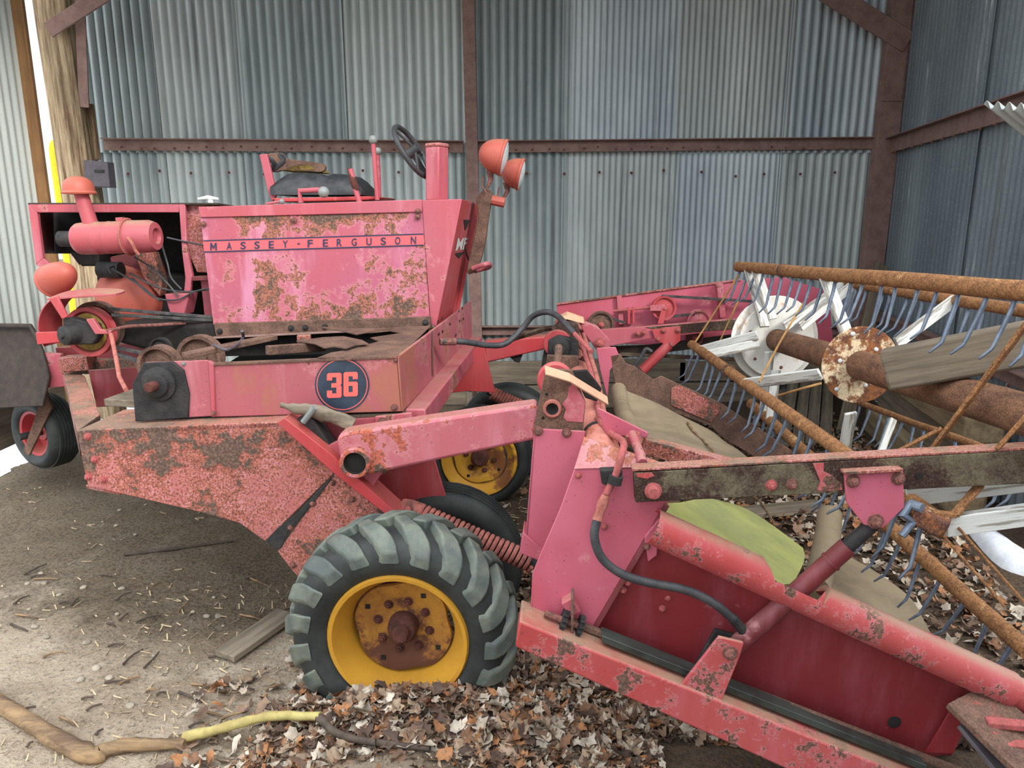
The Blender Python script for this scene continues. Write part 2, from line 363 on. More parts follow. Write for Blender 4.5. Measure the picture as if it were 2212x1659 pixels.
# ------------------------------------------------------------------ the shed
def ground_h(x, y):
    h = 0.035 * noise.noise(Vector((x * 0.9, y * 0.9, 0.3))) + 0.014 * noise.noise(Vector((x * 4, y * 4, 1.7))) + 0.006 * noise.noise(Vector((x * 13, y * 13, 4.2)))
    h += 0.11 * math.exp(-((x + 0.28) ** 2 / 0.16 + (y - 2.12) ** 2 / 0.025))            # leaves banked against the drive wheel
    h += 0.05 * math.exp(-((x - 0.3) ** 2 / 0.6 + (y - 3.4) ** 2 / 0.9))
    h += 0.10 * max(0.0, min(1.0, (x - 1.2) / 1.2))                                         # floor rises to the right-hand wall
    return h
m['ground'] = None
def ground_mat():
    t = NT('packed_earth')
    big = t.noise(0.9, 5, 0.65); mid = t.noise(6, 6, 0.7); fine = t.noise(60, 4, 0.7)
    col = t.mix(t.step(big, 0.35, 0.65), S(166, 152, 134), S(126, 110, 92))
    col = t.mix(t.math('MULTIPLY', t.step(mid, 0.45, 0.7), 0.55), col, S(182, 170, 152))
    col = t.mix(t.math('MULTIPLY', t.step(fine, 0.5, 0.66), 0.5), col, S(62, 52, 44))
    col = t.mix(t.math('MULTIPLY', t.step(t.noise(170, 3), 0.64, 0.7), 0.6), col, S(214, 206, 192))
    under_shade_n = t.math('ADD', t.sep(t.pos, 1), t.math('ADD', t.math('MULTIPLY', t.math('SUBTRACT', big, 0.5), 2.6), t.math('MULTIPLY', t.math('SUBTRACT', mid, 0.5), 1.0)))
    under_shade = t.math('MULTIPLY', t.step(under_shade_n, 2.6, 3.0), 0.75)          # damp: shade under and behind the machine, painted into the soil
    col = t.mix(under_shade, col, t.mix(t.step(fine, 0.4, 0.62), S(96, 84, 68), S(62, 54, 44)))
    x = t.sep(t.pos, 0)                                                                     # dark rotten leaf mould on the right
    mould = t.step(t.math('ADD', x, t.math('MULTIPLY', t.math('SUBTRACT', mid, 0.5), 1.6)), -0.75, 0.05)
    col = t.mix(t.math('MULTIPLY', mould, 0.85), col, t.mix(t.step(fine, 0.4, 0.6), S(58, 46, 38), S(96, 78, 62)))
    t.bump(t.math('ADD', t.math('MULTIPLY', mid, 0.6), fine), 0.9, 0.02)
    return t.done(col, 0.95, 0, 0.2)
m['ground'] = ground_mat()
bm = NB()
def axis_vals(lo, a, b, hi, fine, coarse):
    v = []; x = lo
    while x < hi: v.append(x); x += fine if a <= x < b else coarse
    return v + [hi]
xs = axis_vals(-30, -3.6, 3.2, 30, 0.035, 1.0); ys = axis_vals(-40, 1.4, 5.6, 30, 0.04, 1.0)
grid = [[bm.verts.new((x, y, ground_h(x, y))) for x in xs] for y in ys]
for a, b in zip(grid, grid[1:]):
    for k in range(len(xs) - 1): bm.faces.new((a[k], a[k + 1], b[k + 1], b[k]))
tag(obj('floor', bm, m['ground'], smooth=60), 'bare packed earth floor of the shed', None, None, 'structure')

galv = [galvanised('galvanised_%d' % i, b, d, wv, i * 3.7, ru) for i, (b, d, wv, ru) in enumerate(
    [((168, 178, 178), (140, 150, 152), 0.3, 0.0), ((194, 202, 200), (166, 174, 174), 0.6, 0.12), ((196, 206, 210), (166, 178, 186), 1.0, 0.0),
     ((134, 144, 150), (102, 112, 120), 1.0, 0.1)])]
palegalv = galvanised('pale_painted_sheet', (214, 220, 214), (198, 206, 202), 0.3, 9.1, metal=0.0)
PITCH_C = 0.0735
def corrugated(bm, p0, d, width, z0, z1, amp=0.0115, pitch=PITCH_C, nrm=None, lean=0.0, step=6, ph=0.0, deep=False):
    n = max(2, int(width / pitch * step)); rows = []
    wave = (lambda q: amp * (3.6 * abs(math.sin(math.pi * q / pitch + ph)) ** 0.6 - 2.2)) if deep else (lambda q: amp * math.sin(2 * math.pi * q / pitch + ph))
    for zz, f in ((z0, 0.0), ((z0 + z1) / 2, 0.5), (z1, 1.0)):
        rows.append([Vector((p0.x, p0.y, 0)) + d * (width * i / n) + nrm * (wave(width * i / n) + lean * f) + Z * zz for i in range(n + 1)])
    return sheet(bm, rows, 0.0012)
WY = 6.4; CORNER = Vector((3.15, WY, 0))
wall_b = thing('wall_back', 'grey corrugated iron back wall on a rusty steel frame', None, (0, WY, 0)); tag(wall_b, kind='structure'); 
seams = [-3.62, -2.93, -2.22, -1.40, -0.36, 0.40, 1.34, 2.22, 3.17]
for row, (z0, z1) in enumerate(((2.14, 4.25), (0.10, 2.20))):
    for i in range(8):
        x0, x1 = seams[i], seams[i + 1] + 0.05
        b = NB()
        corrugated(b, Vector((x0, WY + 0.012 * (i % 2) + row * 0.022, 0)), Vector((1, 0, 0)), x1 - x0, z0, z1, nrm=Vector((0, -1, 0)), lean=0.01 * (i % 3 - 1), ph=rnd.random() * 2, pitch=0.05 if i in (5, 6) else PITCH_C, amp=0.0065 if i in (5, 6) else 0.0115, deep=i not in (5, 6), step=6 if i in (5, 6) else 12)
        o = obj('corrugated_sheet', b, galv[(2 if row == 0 and i in (6,) else (1 if i % 2 else 0)) if i < 5 else (2 if (i + row) % 2 else 1)], wall_b, smooth=60)
def steel(name, p0, p1, w_, h_, parent, up=Z, mat='steel', bev=0.003):
    return obj(name, bar(NB(), p0, p1, w_, h_, up), m[mat], parent, bevel=bev)
def angle_girt(xa, xb, z0, z1, za=0, zb=0):
    g = steel('girt', (xa, WY - 0.035, (z0 + z1) / 2 + za), (xb, WY - 0.035, (z0 + z1) / 2 + zb), 0.012, z1 - z0, wall_b)
    f = NB(); bar(f, (xa, WY - 0.06, z1 + za), (xb, WY - 0.06, z1 + zb), 0.06, 0.008)
    obj('flange', f, m['steel'], g)
angle_girt(-3.35, -0.40, 2.135, 2.225, 0.02, 0.0); angle_girt(-0.28, 3.0, 2.135, 2.225, 0.0, 0.03)
angle_girt(-3.3, -0.36, 0.62, 0.70); angle_girt(-0.26, 3.0, 0.62, 0.70)
steel('post', (-0.30, WY - 0.06, 0.0), (-0.355, WY - 0.06, 4.2), 0.10, 0.07, wall_b, up=Vector((0, 1, 0)))
steel('post', (3.02, WY - 0.09, 0.0), (3.05, WY - 0.09, 4.2), 0.17, 0.10, wall_b, up=Vector((0, 1, 0)))
steel('splice_plate', (3.02, WY - 0.148, 2.52), (3.03, WY - 0.148, 3.3), 0.165, 0.01, wall_b, up=Vector((0, 1, 0)))
steel('brace', PY(1780, -22, WY - 0.16), PY(1962, 92, WY - 0.16), 0.02, 0.16, wall_b)
# bolts and torn washers along the girt
for i in range(46):
    x = -3.2 + i * 0.14 + rnd.uniform(-0.02, 0.02)
    if -0.42 < x < -0.25: continue
    bolt(x, WY - 0.045, 2.165 + rnd.uniform(-0.01, 0.02), wall_b, 0.007, name='bolt', axis=(0, -1, 0))
for i in range(22):
    x = -3.2 + i * 0.28 + rnd.uniform(-0.04, 0.04)
    if -0.42 < x < -0.25: continue
    bolt(x, WY - 0.012, 1.98 + rnd.uniform(-0.03, 0.02), wall_b, 0.009, name='screw', axis=(0, -1, 0))
# sill boards along the foot of the back wall
for (x0, x1, z0, z1, dy) in ((-0.25, 0.55, 0.20, 0.40, 0.12), (-0.3, 0.7, 0.0, 0.19, 0.15), (0.45, 1.5, 0.22, 0.42, 0.1), (0.6, 2.3, 0.0, 0.21, 0.14), (1.45, 2.9, 0.23, 0.40, 0.1), (-3.2, -0.4, 0.0, 0.3, 0.1)):
    b = NB(); bar(b, (x0, WY - dy, (z0 + z1) / 2), (x1, WY - dy, (z0 + z1) / 2 + rnd.uniform(-0.01, 0.02)), 0.05, z1 - z0)
    obj('sill_board', b, m['greywood'][0], wall_b, bevel=0.004)

RD = Vector((-0.19, -1.0, 0)).normalized(); RN = Vector((-RD.y, RD.x, 0)) * -1      # right wall runs toward the open front
if RN.x > 0: RN = -RN
wall_r = thing('wall_right', 'dark corrugated iron side wall streaked with white', None, (2.9, 4.5, 0)); tag(wall_r, kind='structure')
for row, (z0, z1) in enumerate(((2.14, 4.25), (0.10, 2.20))):
    for i in range(4):
        b = NB(); corrugated(b, CORNER + RD * (0.02 + i * 0.85) + RN * (0.012 * (i % 2)), RD, 0.9, z0, z1, nrm=RN, amp=0.008, ph=rnd.random() * 2)
        obj('corrugated_sheet', b, galv[3], wall_r, smooth=60)
for z0, z1 in ((2.13, 2.24), (0.77, 0.86)):
    a_, b_ = CORNER + RD * 0.1 + RN * 0.05, CORNER + RD * 3.4 + RN * 0.05
    g = steel('girt', a_ + Z * ((z0 + z1) / 2), b_ + Z * ((z0 + z1) / 2), 0.012, z1 - z0, wall_r)
    obj('flange', bar(NB(), a_ + RN * 0.03 + Z * z1, b_ + RN * 0.03 + Z * z1, 0.07, 0.008), m['steel'], g)
    for k in range(14):
        p = a_ + RD * (0.2 + k * 0.2) + RN * 0.01 + Z * (z0 - 0.006)
        bolt(p.x, p.y, p.z, g, 0.008, name='bolt', axis=RN)

wall_f = thing('wall_front_shade', 'unseen corrugated iron wall added to shade the lower header', None, (3.4, -1.2, 0)); tag(wall_f, kind='structure')  # out of view, added to keep front light off the lower right
for i in range(4):
    b = NB(); corrugated(b, Vector((0.95 + i * 0.9, -1.2, 0)), Vector((1, 0, 0)), 0.93, 0.02, 4.25, nrm=Vector((0, 1, 0)))
    obj('corrugated_sheet', b, m['darksteel'], wall_f, smooth=60)  # dark sheet so the added wall throws little light back
wall_l = thing('wall_left', 'pale corrugated side wall beside the timber post', None, (-3.25, 3.5, 0)); tag(wall_l, kind='structure')
LD = Vector((0.0, 1.0, 0)); LN = Vector((1, 0, 0))
for i in range(1):
    y0 = 5.17 - (i + 1) * 0.9
    b = NB(); corrugated(b, Vector((-3.23, y0, 0)), LD, 0.92, 0.46, 4.25, nrm=LN, amp=0.006, pitch=0.075)
    obj('corrugated_sheet', b, palegalv, wall_l, smooth=60)
obj('edge_board', bar(NB(), (-3.2, 5.2, 0.1), (-3.2, 5.2, 4.25), 0.035, 0.10, up=Vector((1, 0, 0))), m['orangewood'], wall_l, bevel=0.004)
obj('sill_board', bar(NB(), (-3.22, 4.25, 0.33), (-3.22, 5.15, 0.33), 0.05, 0.27), m['greywood'][1], wall_l, bevel=0.004)

ceil = thing('ceiling', 'corrugated iron roof over the shed', None, (0, 4, 4.3)); tag(ceil, kind='structure')
for i in range(8):
    b = NB(); n = 74; x0 = -3.9 + i * 0.98; rows = []
    for y in (3.0, 4.8, 6.7):
        rows.append([Vector((x0 + 1.0 * k / n, y, 4.3 + 0.01 * (i % 2) + 0.009 * math.sin(2 * math.pi * k / n * 1.0 / 0.0735 / 1.0 * 1.0))) for k in range(n + 1)])
    sheet(b, rows, 0.0012); obj('corrugated_sheet', b, galv[3], ceil, smooth=60)
for y in (3.1, 4.6, 6.1): obj('purlin', bar(NB(), (-3.9, y, 4.24), (3.9, y, 4.24), 0.06, 0.08), m['steel'], ceil)

# ------------------------------------------------------------------ timber post, brace and switch box at the doorway
tp = thing('timber_post', 'cracked weathered timber post beside the daylight gap', 'post', (-3.3, 5.95, 0))
b = NB(); rows = []
pw, pd = 0.25, 0.2
def ring_post(z):
    pts = []
    for k in range(28):
        a = 2 * math.pi * k / 28; ca, sa = math.cos(a), math.sin(a)
        s_ = 1 / max(abs(ca), abs(sa)) ** 0.86
        j = 1 + 0.045 * noise.noise(Vector((k * 0.9, z * 0.7, 2.2))) + 0.05 * noise.noise(Vector((k * 2.3, z * 0.25, 7)))
        pts.append(Vector((-3.36 + 0.02 * math.sin(z * 1.3) + ca * s_ * pw / 2 * j, 5.95 + sa * s_ * pd / 2 * j, z)))
    return pts
rings = [[b.verts.new(p) for p in ring_post(0.0 + 4.2 * i / 26)] for i in range(27)]
for a_, c_ in zip(rings, rings[1:]):
    for k in range(28): b.faces.new((a_[k], a_[(k + 1) % 28], c_[(k + 1) % 28], c_[k]))
b.faces.new(rings[0][::-1]); b.faces.new(rings[-1])
obj('trunk', b, m['post'], tp, smooth=50)
obj('splice_board', bar(NB(), PY(187, 225, 5.99), PY(203, 345, 5.99), 0.10, 0.03, up=Vector((0, 1, 0))), m['post'], tp, bevel=0.003)
obj('angle_iron', bar(NB(), PY(172, -10, 5.88), PY(182, 232, 5.88), 0.075, 0.012, up=Vector((0, 1, 0))), m['steel'], tp, bevel=0.002)
obj('diagonal_brace', bar(NB(), PY(104, 66, 5.78), PY(260, -35, 5.78), 0.02, 0.105, up=Z), m['steel'], tp, bevel=0.003)
sb = thing('switch_box', 'small grey metal switch box mounted on the timber post', 'switch box', PY(212, 400, 5.8))
obj('case', prism(NB(), [PY(x, y, 5.82) for x, y in ((180, 345), (233, 350), (239, 405), (183, 404))], Vector((0, 0.09, 0))), m['greybox'], sb, bevel=0.004)
obj('cover', prism(NB(), [PY(x, y, 5.805) for x, y in ((195, 347), (232, 351), (238, 404), (197, 402))], Vector((0, 0.012, 0))), m['greybox'], sb, bevel=0.003)
obj('latch', prism(NB(), [PY(x, y, 5.798) for x, y in ((203, 367), (224, 367), (224, 373), (204, 372))], Vector((0, 0.006, 0))), m['black'], sb)
# outside, seen through the gap
yp = obj('guard_post', lathe(NB(), [(0, 0.03), (0.06, 0.03), (0.06, 2.28), (0.05, 2.34), (0.03, 2.37), (0, 2.38)], (-4.60, 7.8, 0), Z, 20), m['yellowpost'])
tag(yp, 'yellow painted guard post outside beyond the doorway gap', 'post')
def snow_patch(pts, name, label, hgt=0.03):
    b = NB(); c = sum((Vector(p) for p in pts), Vector()) / len(pts); prev = None
    ringsn = []
    for f, hh in ((1.0, -0.02), (0.85, 0.6), (0.55, 0.9), (0.25, 1.0)):
        r_ = []
        for i, p in enumerate(curve(list(map(Vector, pts)) + [Vector(pts[0])], 5)[:-1]):
            q = c + (p - c) * f; q.z = ground_h(q.x, q.y) + hgt * hh + 0.012 * noise.noise(q * 9); r_.append(b.verts.new(q))
        ringsn.append(r_)
    for a_, d_ in zip(ringsn, ringsn[1:]):
        for k in range(len(a_)): b.faces.new((a_[k], a_[(k + 1) % len(a_)], d_[(k + 1) % len(a_)], d_[k]))
    b.faces.new(ringsn[-1])
    return tag(obj(name, b, m['snow'], smooth=60), label, 'snow')
snow_patch([(-3.3, 3.4, 0), (-3.28, 5.1, 0), (-3.35, 6.8, 0), (-5, 8.6, 0), (-7.5, 8, 0), (-8, 5, 0), (-6, 3.2, 0)], 'snow_patch', 'bright snow lying outside past the rear wheel', 0.05)
snow_patch([PZ(x, y, 0.1) for x, y in ((2085, 1150), (2130, 1150), (2230, 1215), (2260, 1260), (2215, 1245), (2150, 1215))], 'snow_patch', 'narrow strip of old snow beside the beams on the right', 0.05)

# loose corrugated offcut hung from the right wall
b = NB(); rows = []
e0, e1 = D(2125, 225, 3.15), D(2250, 233, 2.95); dn = D(2316, 379, 3.2) - e0
for f in (0, 0.5, 1.0):
    rows.append([e0.lerp(e1, k / 48) + dn * f + Z * (0.016 * math.sin(2 * math.pi * k / 48 * 5.0)) for k in range(49)])
sheet(b, rows, 0.002)
tag(obj('corrugated_offcut', b, galv[1], smooth=60), 'loose corrugated iron offcut jutting from the right wall', 'metal sheet')

# ------------------------------------------------------------------ the windrower
wr = thing('windrower', 'faded red self propelled windrower marked 36 with rusted side panels', 'windrower', (-0.9, 3.3, 0))
W = lambda name, bm, mat, bev=0.003, parent=None, **k: obj(name, bm, m[mat] if isinstance(mat, str) else mat, parent or wr, bevel=bev, **k)
CF, CB, CH, CA = 2.48, 2.56, 3.42, 2.40

# --- frame: outer side plate, rail, rear cross member
sp = W('frame_side_plate', plate(NB(), [(166, 932), (600, 913), (722, 1022), (573, 1170), (517, 1130), (430, 1106), (190, 1050), (178, 1000)], CF, 0.014), 'redrust')
for x, y in ((190, 943), (205, 992), (191, 1030), (224, 1036)): bolt(x, y, CF, sp, 0.011, 'pinkbolt')
rt = [M(166, 931, CF), M(602, 912, CF)]
W('frame_rail', prism(NB(), [rt[0] - Z * 0.02, rt[1] - Z * 0.02, rt[1] + V * 0.30 - Z * 0.02, rt[0] + V * 0.30 - Z * 0.02], Z * 0.022), 'redrust')
zt = rt[0].z
W('rear_cross_member', prism(NB(), [PZ(166, 931, zt), PZ(216, 896, zt), PZ(183, 812, zt), PZ(128, 765, zt)], Z * -0.10), 'redrust')
W('frame_foot', plate(NB(), [(184, 1048), (262, 1064), (258, 1070), (188, 1056)], CF + 0.02, 0.12), 'redrust')
lp = W('leg_plate', plate(NB(), [(724, 1022), (852, 1122), (868, 1290), (790, 1390), (632, 1234), (600, 1192)], CF - 0.006, 0.016), 'redrust')
for x, y in ((676, 1087), (628, 1138), (633, 1220), (761, 1078), (804, 1114), (718, 1042)): bolt(x, y, CF - 0.006, lp, 0.010)
tear = W('torn_sheet', plate(NB(), [(573, 1168), (600, 1140), (640, 1112), (680, 1068), (724, 1022), (716, 1034), (690, 1070), (668, 1096), (650, 1118), (622, 1150), (606, 1186), (590, 1182)], CF - 0.012, 0.006), 'black')
W('leg_flange', plate(NB(), [(598, 914), (614, 902), (660, 938), (720, 985), (866, 1118), (852, 1127), (722, 1024)], CF - 0.05, 0.11), 'bright')
W('leg_web', plate(NB(), [(630, 905), (700, 890), (760, 930), (800, 1050), (868, 1118), (840, 1108), (720, 1000)], CF + 0.08, 0.02), 'darkred')
W('dirt_pile', plate(NB(), [(640, 905), (672, 900), (728, 985), (712, 1000), (690, 960)], CF + 0.0, 0.07), 'black')
W('inner_gusset', plate(NB(), [(800, 1040), (868, 1000), (938, 990), (975, 1112), (900, 1085), (866, 1100)], CF + 0.25, 0.012), 'bright')
# tail: dark rear shield, hitch and caster wheel
W('rear_shield', prism(NB(), [D(-60, 705, 4.15), D(70, 708, 4.0), D(92, 760, 3.95), D(106, 812, 3.95), D(92, 878, 3.95), D(-60, 884, 4.15)], V * 0.02), 'darksteel', bev=0.006)
W('shield_rail', tube(NB(), [D(-60, 702, 4.12), D(66, 704, 3.97), D(84, 735, 3.93)], 0.012), 'darksteel', 0)
W('tail_bracket', plate(NB(), [(94, 762), (130, 765), (142, 835), (104, 838)], 3.75, 0.03), 'red')
W('caster_fork', prism(NB(), [D(95, 835, 4.2), D(112, 880, 4.2), D(62, 985, 4.25), D(50, 975, 4.25), D(82, 880, 4.2)], V * 0.02), 'brownrust')
def tire(o, R_, r_in, width, ax, mat='rubber', parent=wr, name='tire', seg=48, flat=0.0):
    """rounded carcass profile revolved about the axle"""
    h = R_ - r_in; w2 = width / 2
    prof = [(r_in, -w2 * 0.72), (r_in + h * 0.12, -w2 * 0.86), (r_in + h * 0.38, -w2), (r_in + h * 0.62, -w2 * 0.98), (r_in + h * 0.86, -w2 * 0.84), (R_ - h * 0.03, -w2 * 0.6),
            (R_, -w2 * 0.25), (R_, w2 * 0.25), (R_ - h * 0.03, w2 * 0.6), (r_in + h * 0.86, w2 * 0.84), (r_in + h * 0.62, w2 * 0.98), (r_in + h * 0.38, w2), (r_in + h * 0.12, w2 * 0.86), (r_in, w2 * 0.72)]
    return obj(name, lathe(NB(), prof, o, ax, seg, closed=True), m[mat], parent, smooth=50)
def groove_rings(o, R_, width, ax, parent, n=4):
    for k in range(n):
        t = (k - (n - 1) / 2) / n * width * 0.62
        b = lathe(NB(), [(R_ - 0.004, t - 0.008), (R_ + 0.006, t - 0.007), (R_ + 0.006, t + 0.007), (R_ - 0.004, t + 0.008)], o, ax, 40)
        obj('tread_rib', b, m['rubber'], parent, smooth=50)
cax = Vector((-0.45, -0.89, 0)).normalized()
cc = D(100, 930, 4.4)
t_ = tire(cc, 0.215, 0.13, 0.19, cax, name='caster_tire'); groove_rings(cc, 0.215, 0.19, cax, t_, 6)
W('caster_rim', lathe(NB(), [(0.135, 0.075), (0.12, 0.07), (0.105, 0.0), (0.06, -0.01), (0.05, 0.03), (0, 0.03)], cc, cax, 28), 'bright', 0, smooth=40)
W('caster_axle', tube(NB(), [cc - cax * 0.16, cc + cax * 0.16], 0.02), 'black', 0)

# --- drive wheels
def rim(o, ax, r, deep, parent, mat='yellow', cmat='rimrust', nuts=8, wave=0.014):
    """dished rim: outer lip, barrel, wavy disc set back, hub and nuts; ax points to the viewer"""
    b = NB(); lathe(b, [(r + 0.004, -0.01), (r + 0.012, 0.004), (r + 0.006, 0.014), (r - 0.006, 0.012), (r - 0.014, -0.004), (r - 0.03, -deep * 0.45), (r - 0.045, -deep * 0.8), (r - 0.05, -deep - 0.03)], o, ax, 48)
    rm = obj('wheel_rim', b, m[mat], parent, smooth=40)
    s = ax.cross(Z).normalized(); u = s.cross(ax); n = 64
    b = NB(); base = o - ax * deep; prof = []
    def dish(k, f):
        a = 2 * math.pi * k / n; w_ = wave * (0.5 + 0.5 * math.cos(a * 4 + 0.8)) ** 3
        rr = (r - 0.052 - w_) * f
        return (s * math.cos(a) + u * math.sin(a)) * rr
    lv = [(1.0, -0.008), (0.985, 0.004), (0.9, 0.004), (0.74, 0.0), (0.62, -0.012), (0.5, -0.014)]
    rg = [[b.verts.new(base + dish(k, f) + ax * h) for k in range(n)] for f, h in lv]
    for p, q in zip(rg, rg[1:]):
        for k in range(n): b.faces.new((p[k], p[(k + 1) % n], q[(k + 1) % n], q[k]))
    b.faces.new(rg[-1])
    obj('wheel_disc', b, m[cmat], rm, smooth=40)
    hb = obj('hub', lathe(NB(), [(0, 0.06), (0.024, 0.06), (0.028, 0.05), (0.028, 0.032), (0.042, 0.03), (0.05, 0.018), (0.052, -0.02)], base, ax, 24), m['hub'], rm, smooth=40)
    for k in range(nuts):
        a = 2 * math.pi * k / nuts + 0.2; q = base + (s * math.cos(a) + u * math.sin(a)) * r * 0.40 - ax * 0.012
        bolt(q.x, q.y, q.z, rm, 0.012, 'hub', name='lug_nut', axis=ax)
    for k in range(4):
        a = 2 * math.pi * k / 4 + 0.55; q = base + (s * math.cos(a) + u * math.sin(a)) * r * 0.62 + ax * 0.001
        obj('slot', prism(NB(), [q + (s * i + u * j) * 0.008 for i, j in ((-1, -1), (1, -1), (1, 1), (-1, 1))], ax * 0.004), m['interior'], rm)
    return rm
nax = -V
nw = D(858, 1388, 2.40) + V * 0.11
nt = tire(nw, 0.362, 0.222, 0.25, nax, name='drive_tire', seg=64)
rim(nw + nax * 0.098, nax, 0.222, 0.085, wr)
# chevron lugs: one swept bar, shared by all lugs of a side
def lug_mesh(side):
    b = NB(); n = 9; rows = []
    for i in range(n):
        f = i / (n - 1); yy = side * (-0.012 + 0.140 * f)                              # across the tread
        ang = 0.30 * f ** 1.25; rad = 0.362 - 0.048 * max(0, f - 0.45) ** 1.5 * 3.2
        hgt = 0.030 if f < 0.93 else 0.022
        wd = 0.030 + 0.030 * f ** 1.5 - (0.022 * max(0, f - 0.8) / 0.2 if f > 0.8 else 0)
        for (da, hh) in ((-wd, -0.012), (-wd * 0.72, hgt), (wd * 0.72, hgt), (wd, -0.012)):
            a2 = ang + da / 0.36; rr = rad + hh
            rows.append(b.verts.new((math.sin(a2) * rr, yy, math.cos(a2) * rr)))
    for i in range(n - 1):
        for k in range(3): b.faces.new((rows[i * 4 + k], rows[i * 4 + k + 1], rows[i * 4 + 5 + k], rows[i * 4 + 4 + k]))
    b.faces.new(rows[:4]); b.faces.new(rows[-4:][::-1])
    bmesh.ops.recalc_face_normals(b, faces=b.faces)
    me = bpy.data.meshes.new('tread_lug'); b.to_mesh(me); b.free(); me.materials.append(m['tread'])
    me.shade_smooth(); me.set_sharp_from_angle(angle=R(30)); return me
NL = 19
for side in (-1, 1):
    me = lug_mesh(side)
    for k in range(NL):
        o = bpy.data.objects.new('tread_lug', me); COL.objects.link(o); o.location = nw
        o.rotation_euler = (0, 2 * math.pi * (k + (0.5 if side > 0 else 0)) / NL, -YAW); attach(o, nt)
        bv = o.modifiers.new('edge', 'BEVEL'); bv.width = 0.006; bv.segments = 2; bv.limit_method = 'ANGLE'
# inner smooth tyre of the near pair
it = D(962, 1208, 3.05); itt = tire(it, 0.315, 0.2, 0.17, -V, name='inner_tire'); groove_rings(it, 0.315, 0.17, -V, itt, 4)
W('inner_rim', lathe(NB(), [(0.2, 0.06), (0.19, 0.0), (0.1, -0.02), (0, -0.02)], it, -V, 32), 'yellow', 0, smooth=40)
W('drive_axle', tube(NB(), [nw, it + V * 0.1], 0.035), 'hub', 0)
W('axle_leg', bar(NB(), nw + V * 0.2 - U * 0.02, M(740, 1050, CF + 0.1), 0.09, 0.12, up=V), 'darkred')
# far pair
fw = D(1035, 993, 4.18)
ft = tire(fw + V * 0.085, 0.285, 0.205, 0.17, -V, name='far_inner_tire', seg=56); groove_rings(fw + V * 0.085, 0.285, 0.17, -V, ft, 3)
rim(fw, -V, 0.205, 0.035, wr, cmat='yellow', nuts=6, wave=0.008)
fo = D(1098, 930, 4.75); tire(fo, 0.31, 0.2, 0.2, -V, name='far_outer_tire')
# --- counterbalance springs
def spring(a, b_, r, wire, n, parent, name='coil_spring'):
    d = (b_ - a); L = d.length; d.normalize(); s = d.cross(Z).normalized(); u = s.cross(d); k = n * 12
    pts = [a + d * (L * i / k) + (s * math.cos(2 * math.pi * i / 12) + u * math.sin(2 * math.pi * i / 12)) * r for i in range(k + 1)]
    o = obj(name, tube(NB(), pts, wire, 6), m['spring'], parent, smooth=60)
    obj('spring_rod', tube(NB(), [a - d * 0.02, b_ + d * 0.02], r * 0.62, 10), m['black'], o)
    return o
sa, sb_ = M(905, 1108, 2.52), M(1150, 1216, 2.50)
spo = spring(sa, sb_, 0.032, 0.0085, 23, wr)
ey = W('spring_eye', tube(NB(), [M(872, 1092, 2.50), M(885, 1096, 2.52), M(912, 1108, 2.52)], [0.026, 0.030, 0.034], 12), 'spring', 0.002, spo)
obj('pivot_pin', tube(NB(), [M(881, 1100, 2.47), M(881, 1100, 2.56)], 0.011, 10), m['pinkbolt'], spo)
spring(M(1060, 848, 4.35), M(1165, 895, 4.35), 0.034, 0.009, 18, wr)
# --- cross beam and box sides
bx = [M(460, 787, CB), M(860, 771, CB), M(870, 889, CB), M(463, 901, CB)]
bxp = W('box_side_panel', prism(NB(), bx, V * 0.012), 'box')
W('box_end_panel', prism(NB(), [M(861, 770, CB), M(1018, 650, 4.32), M(1020, 738, 4.32), M(871, 889, CB)], -U * 0.012), 'box')
for x, y in ((997, 662), (997, 690), (948, 700), (948, 728), (968, 690)): pass
W('hinge_strip', plate(NB(), [(449, 779), (461, 786), (465, 901), (456, 901)], CB - 0.008, 0.02), 'red')
bolt(852, 880, CB, bxp, 0.010); bolt(855, 778, CB, bxp, 0.007); bolt(462, 893, CB - 0.01, bxp, 0.007)
zb = bx[1].z - 0.004
top = W('box_top_plate', prism(NB(), [PZ(x, y, zb) for x, y in ((686, 772), (862, 770), (931, 703), (768, 712), (788, 719), (842, 714), (868, 719), (800, 729), (820, 737), (788, 745), (756, 755), (716, 761))], Z * -0.004), 'brownrust', 0)
W('torn_flap', prism(NB(), [PZ(x, y, zb + 0.012) for x, y in ((640, 736), (700, 728), (742, 726), (782, 734), (796, 742), (770, 744), (748, 752), (722, 748), (700, 751), (680, 742))], Z * -0.004), 'brownrust', 0)
W('torn_flap', prism(NB(), [PZ(x, y, zb + 0.004) for x, y in ((690, 706), (770, 709), (852, 708), (800, 716), (770, 722), (745, 716))], Z * -0.004), 'brownrust', 0)
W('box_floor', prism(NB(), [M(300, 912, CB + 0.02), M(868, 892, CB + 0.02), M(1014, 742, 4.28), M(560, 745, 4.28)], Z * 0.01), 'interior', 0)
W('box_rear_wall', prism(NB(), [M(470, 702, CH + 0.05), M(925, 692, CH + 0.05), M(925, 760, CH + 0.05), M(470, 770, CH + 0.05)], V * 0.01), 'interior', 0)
W('top_rim', bar(NB(), bx[0] + V * 0.008, bx[1] + V * 0.008, 0.03, 0.008), 'brownrust', 0.001)
W('frame_bar', bar(NB(), PZ(400, 768, zb), PZ(592, 728, zb + 0.02), 0.05, 0.02), 'brownrust')
W('frame_bar', bar(NB(), PZ(578, 757, zb), PZ(700, 748, zb - 0.02), 0.03, 0.035), 'brownrust')
W('block', bar(NB(), PZ(642, 732, zb + 0.01), PZ(672, 731, zb + 0.01), 0.03, 0.03), 'redrust')
W('cord', tube(NB(), curve([PZ(462, 745, zb + 0.02), PZ(490, 755, zb + 0.03), PZ(515, 742, zb + 0.02), PZ(525, 728, zb + 0.02), PZ(523, 715, zb + 0.06)]), 0.006, 6), 'greybox', 0)
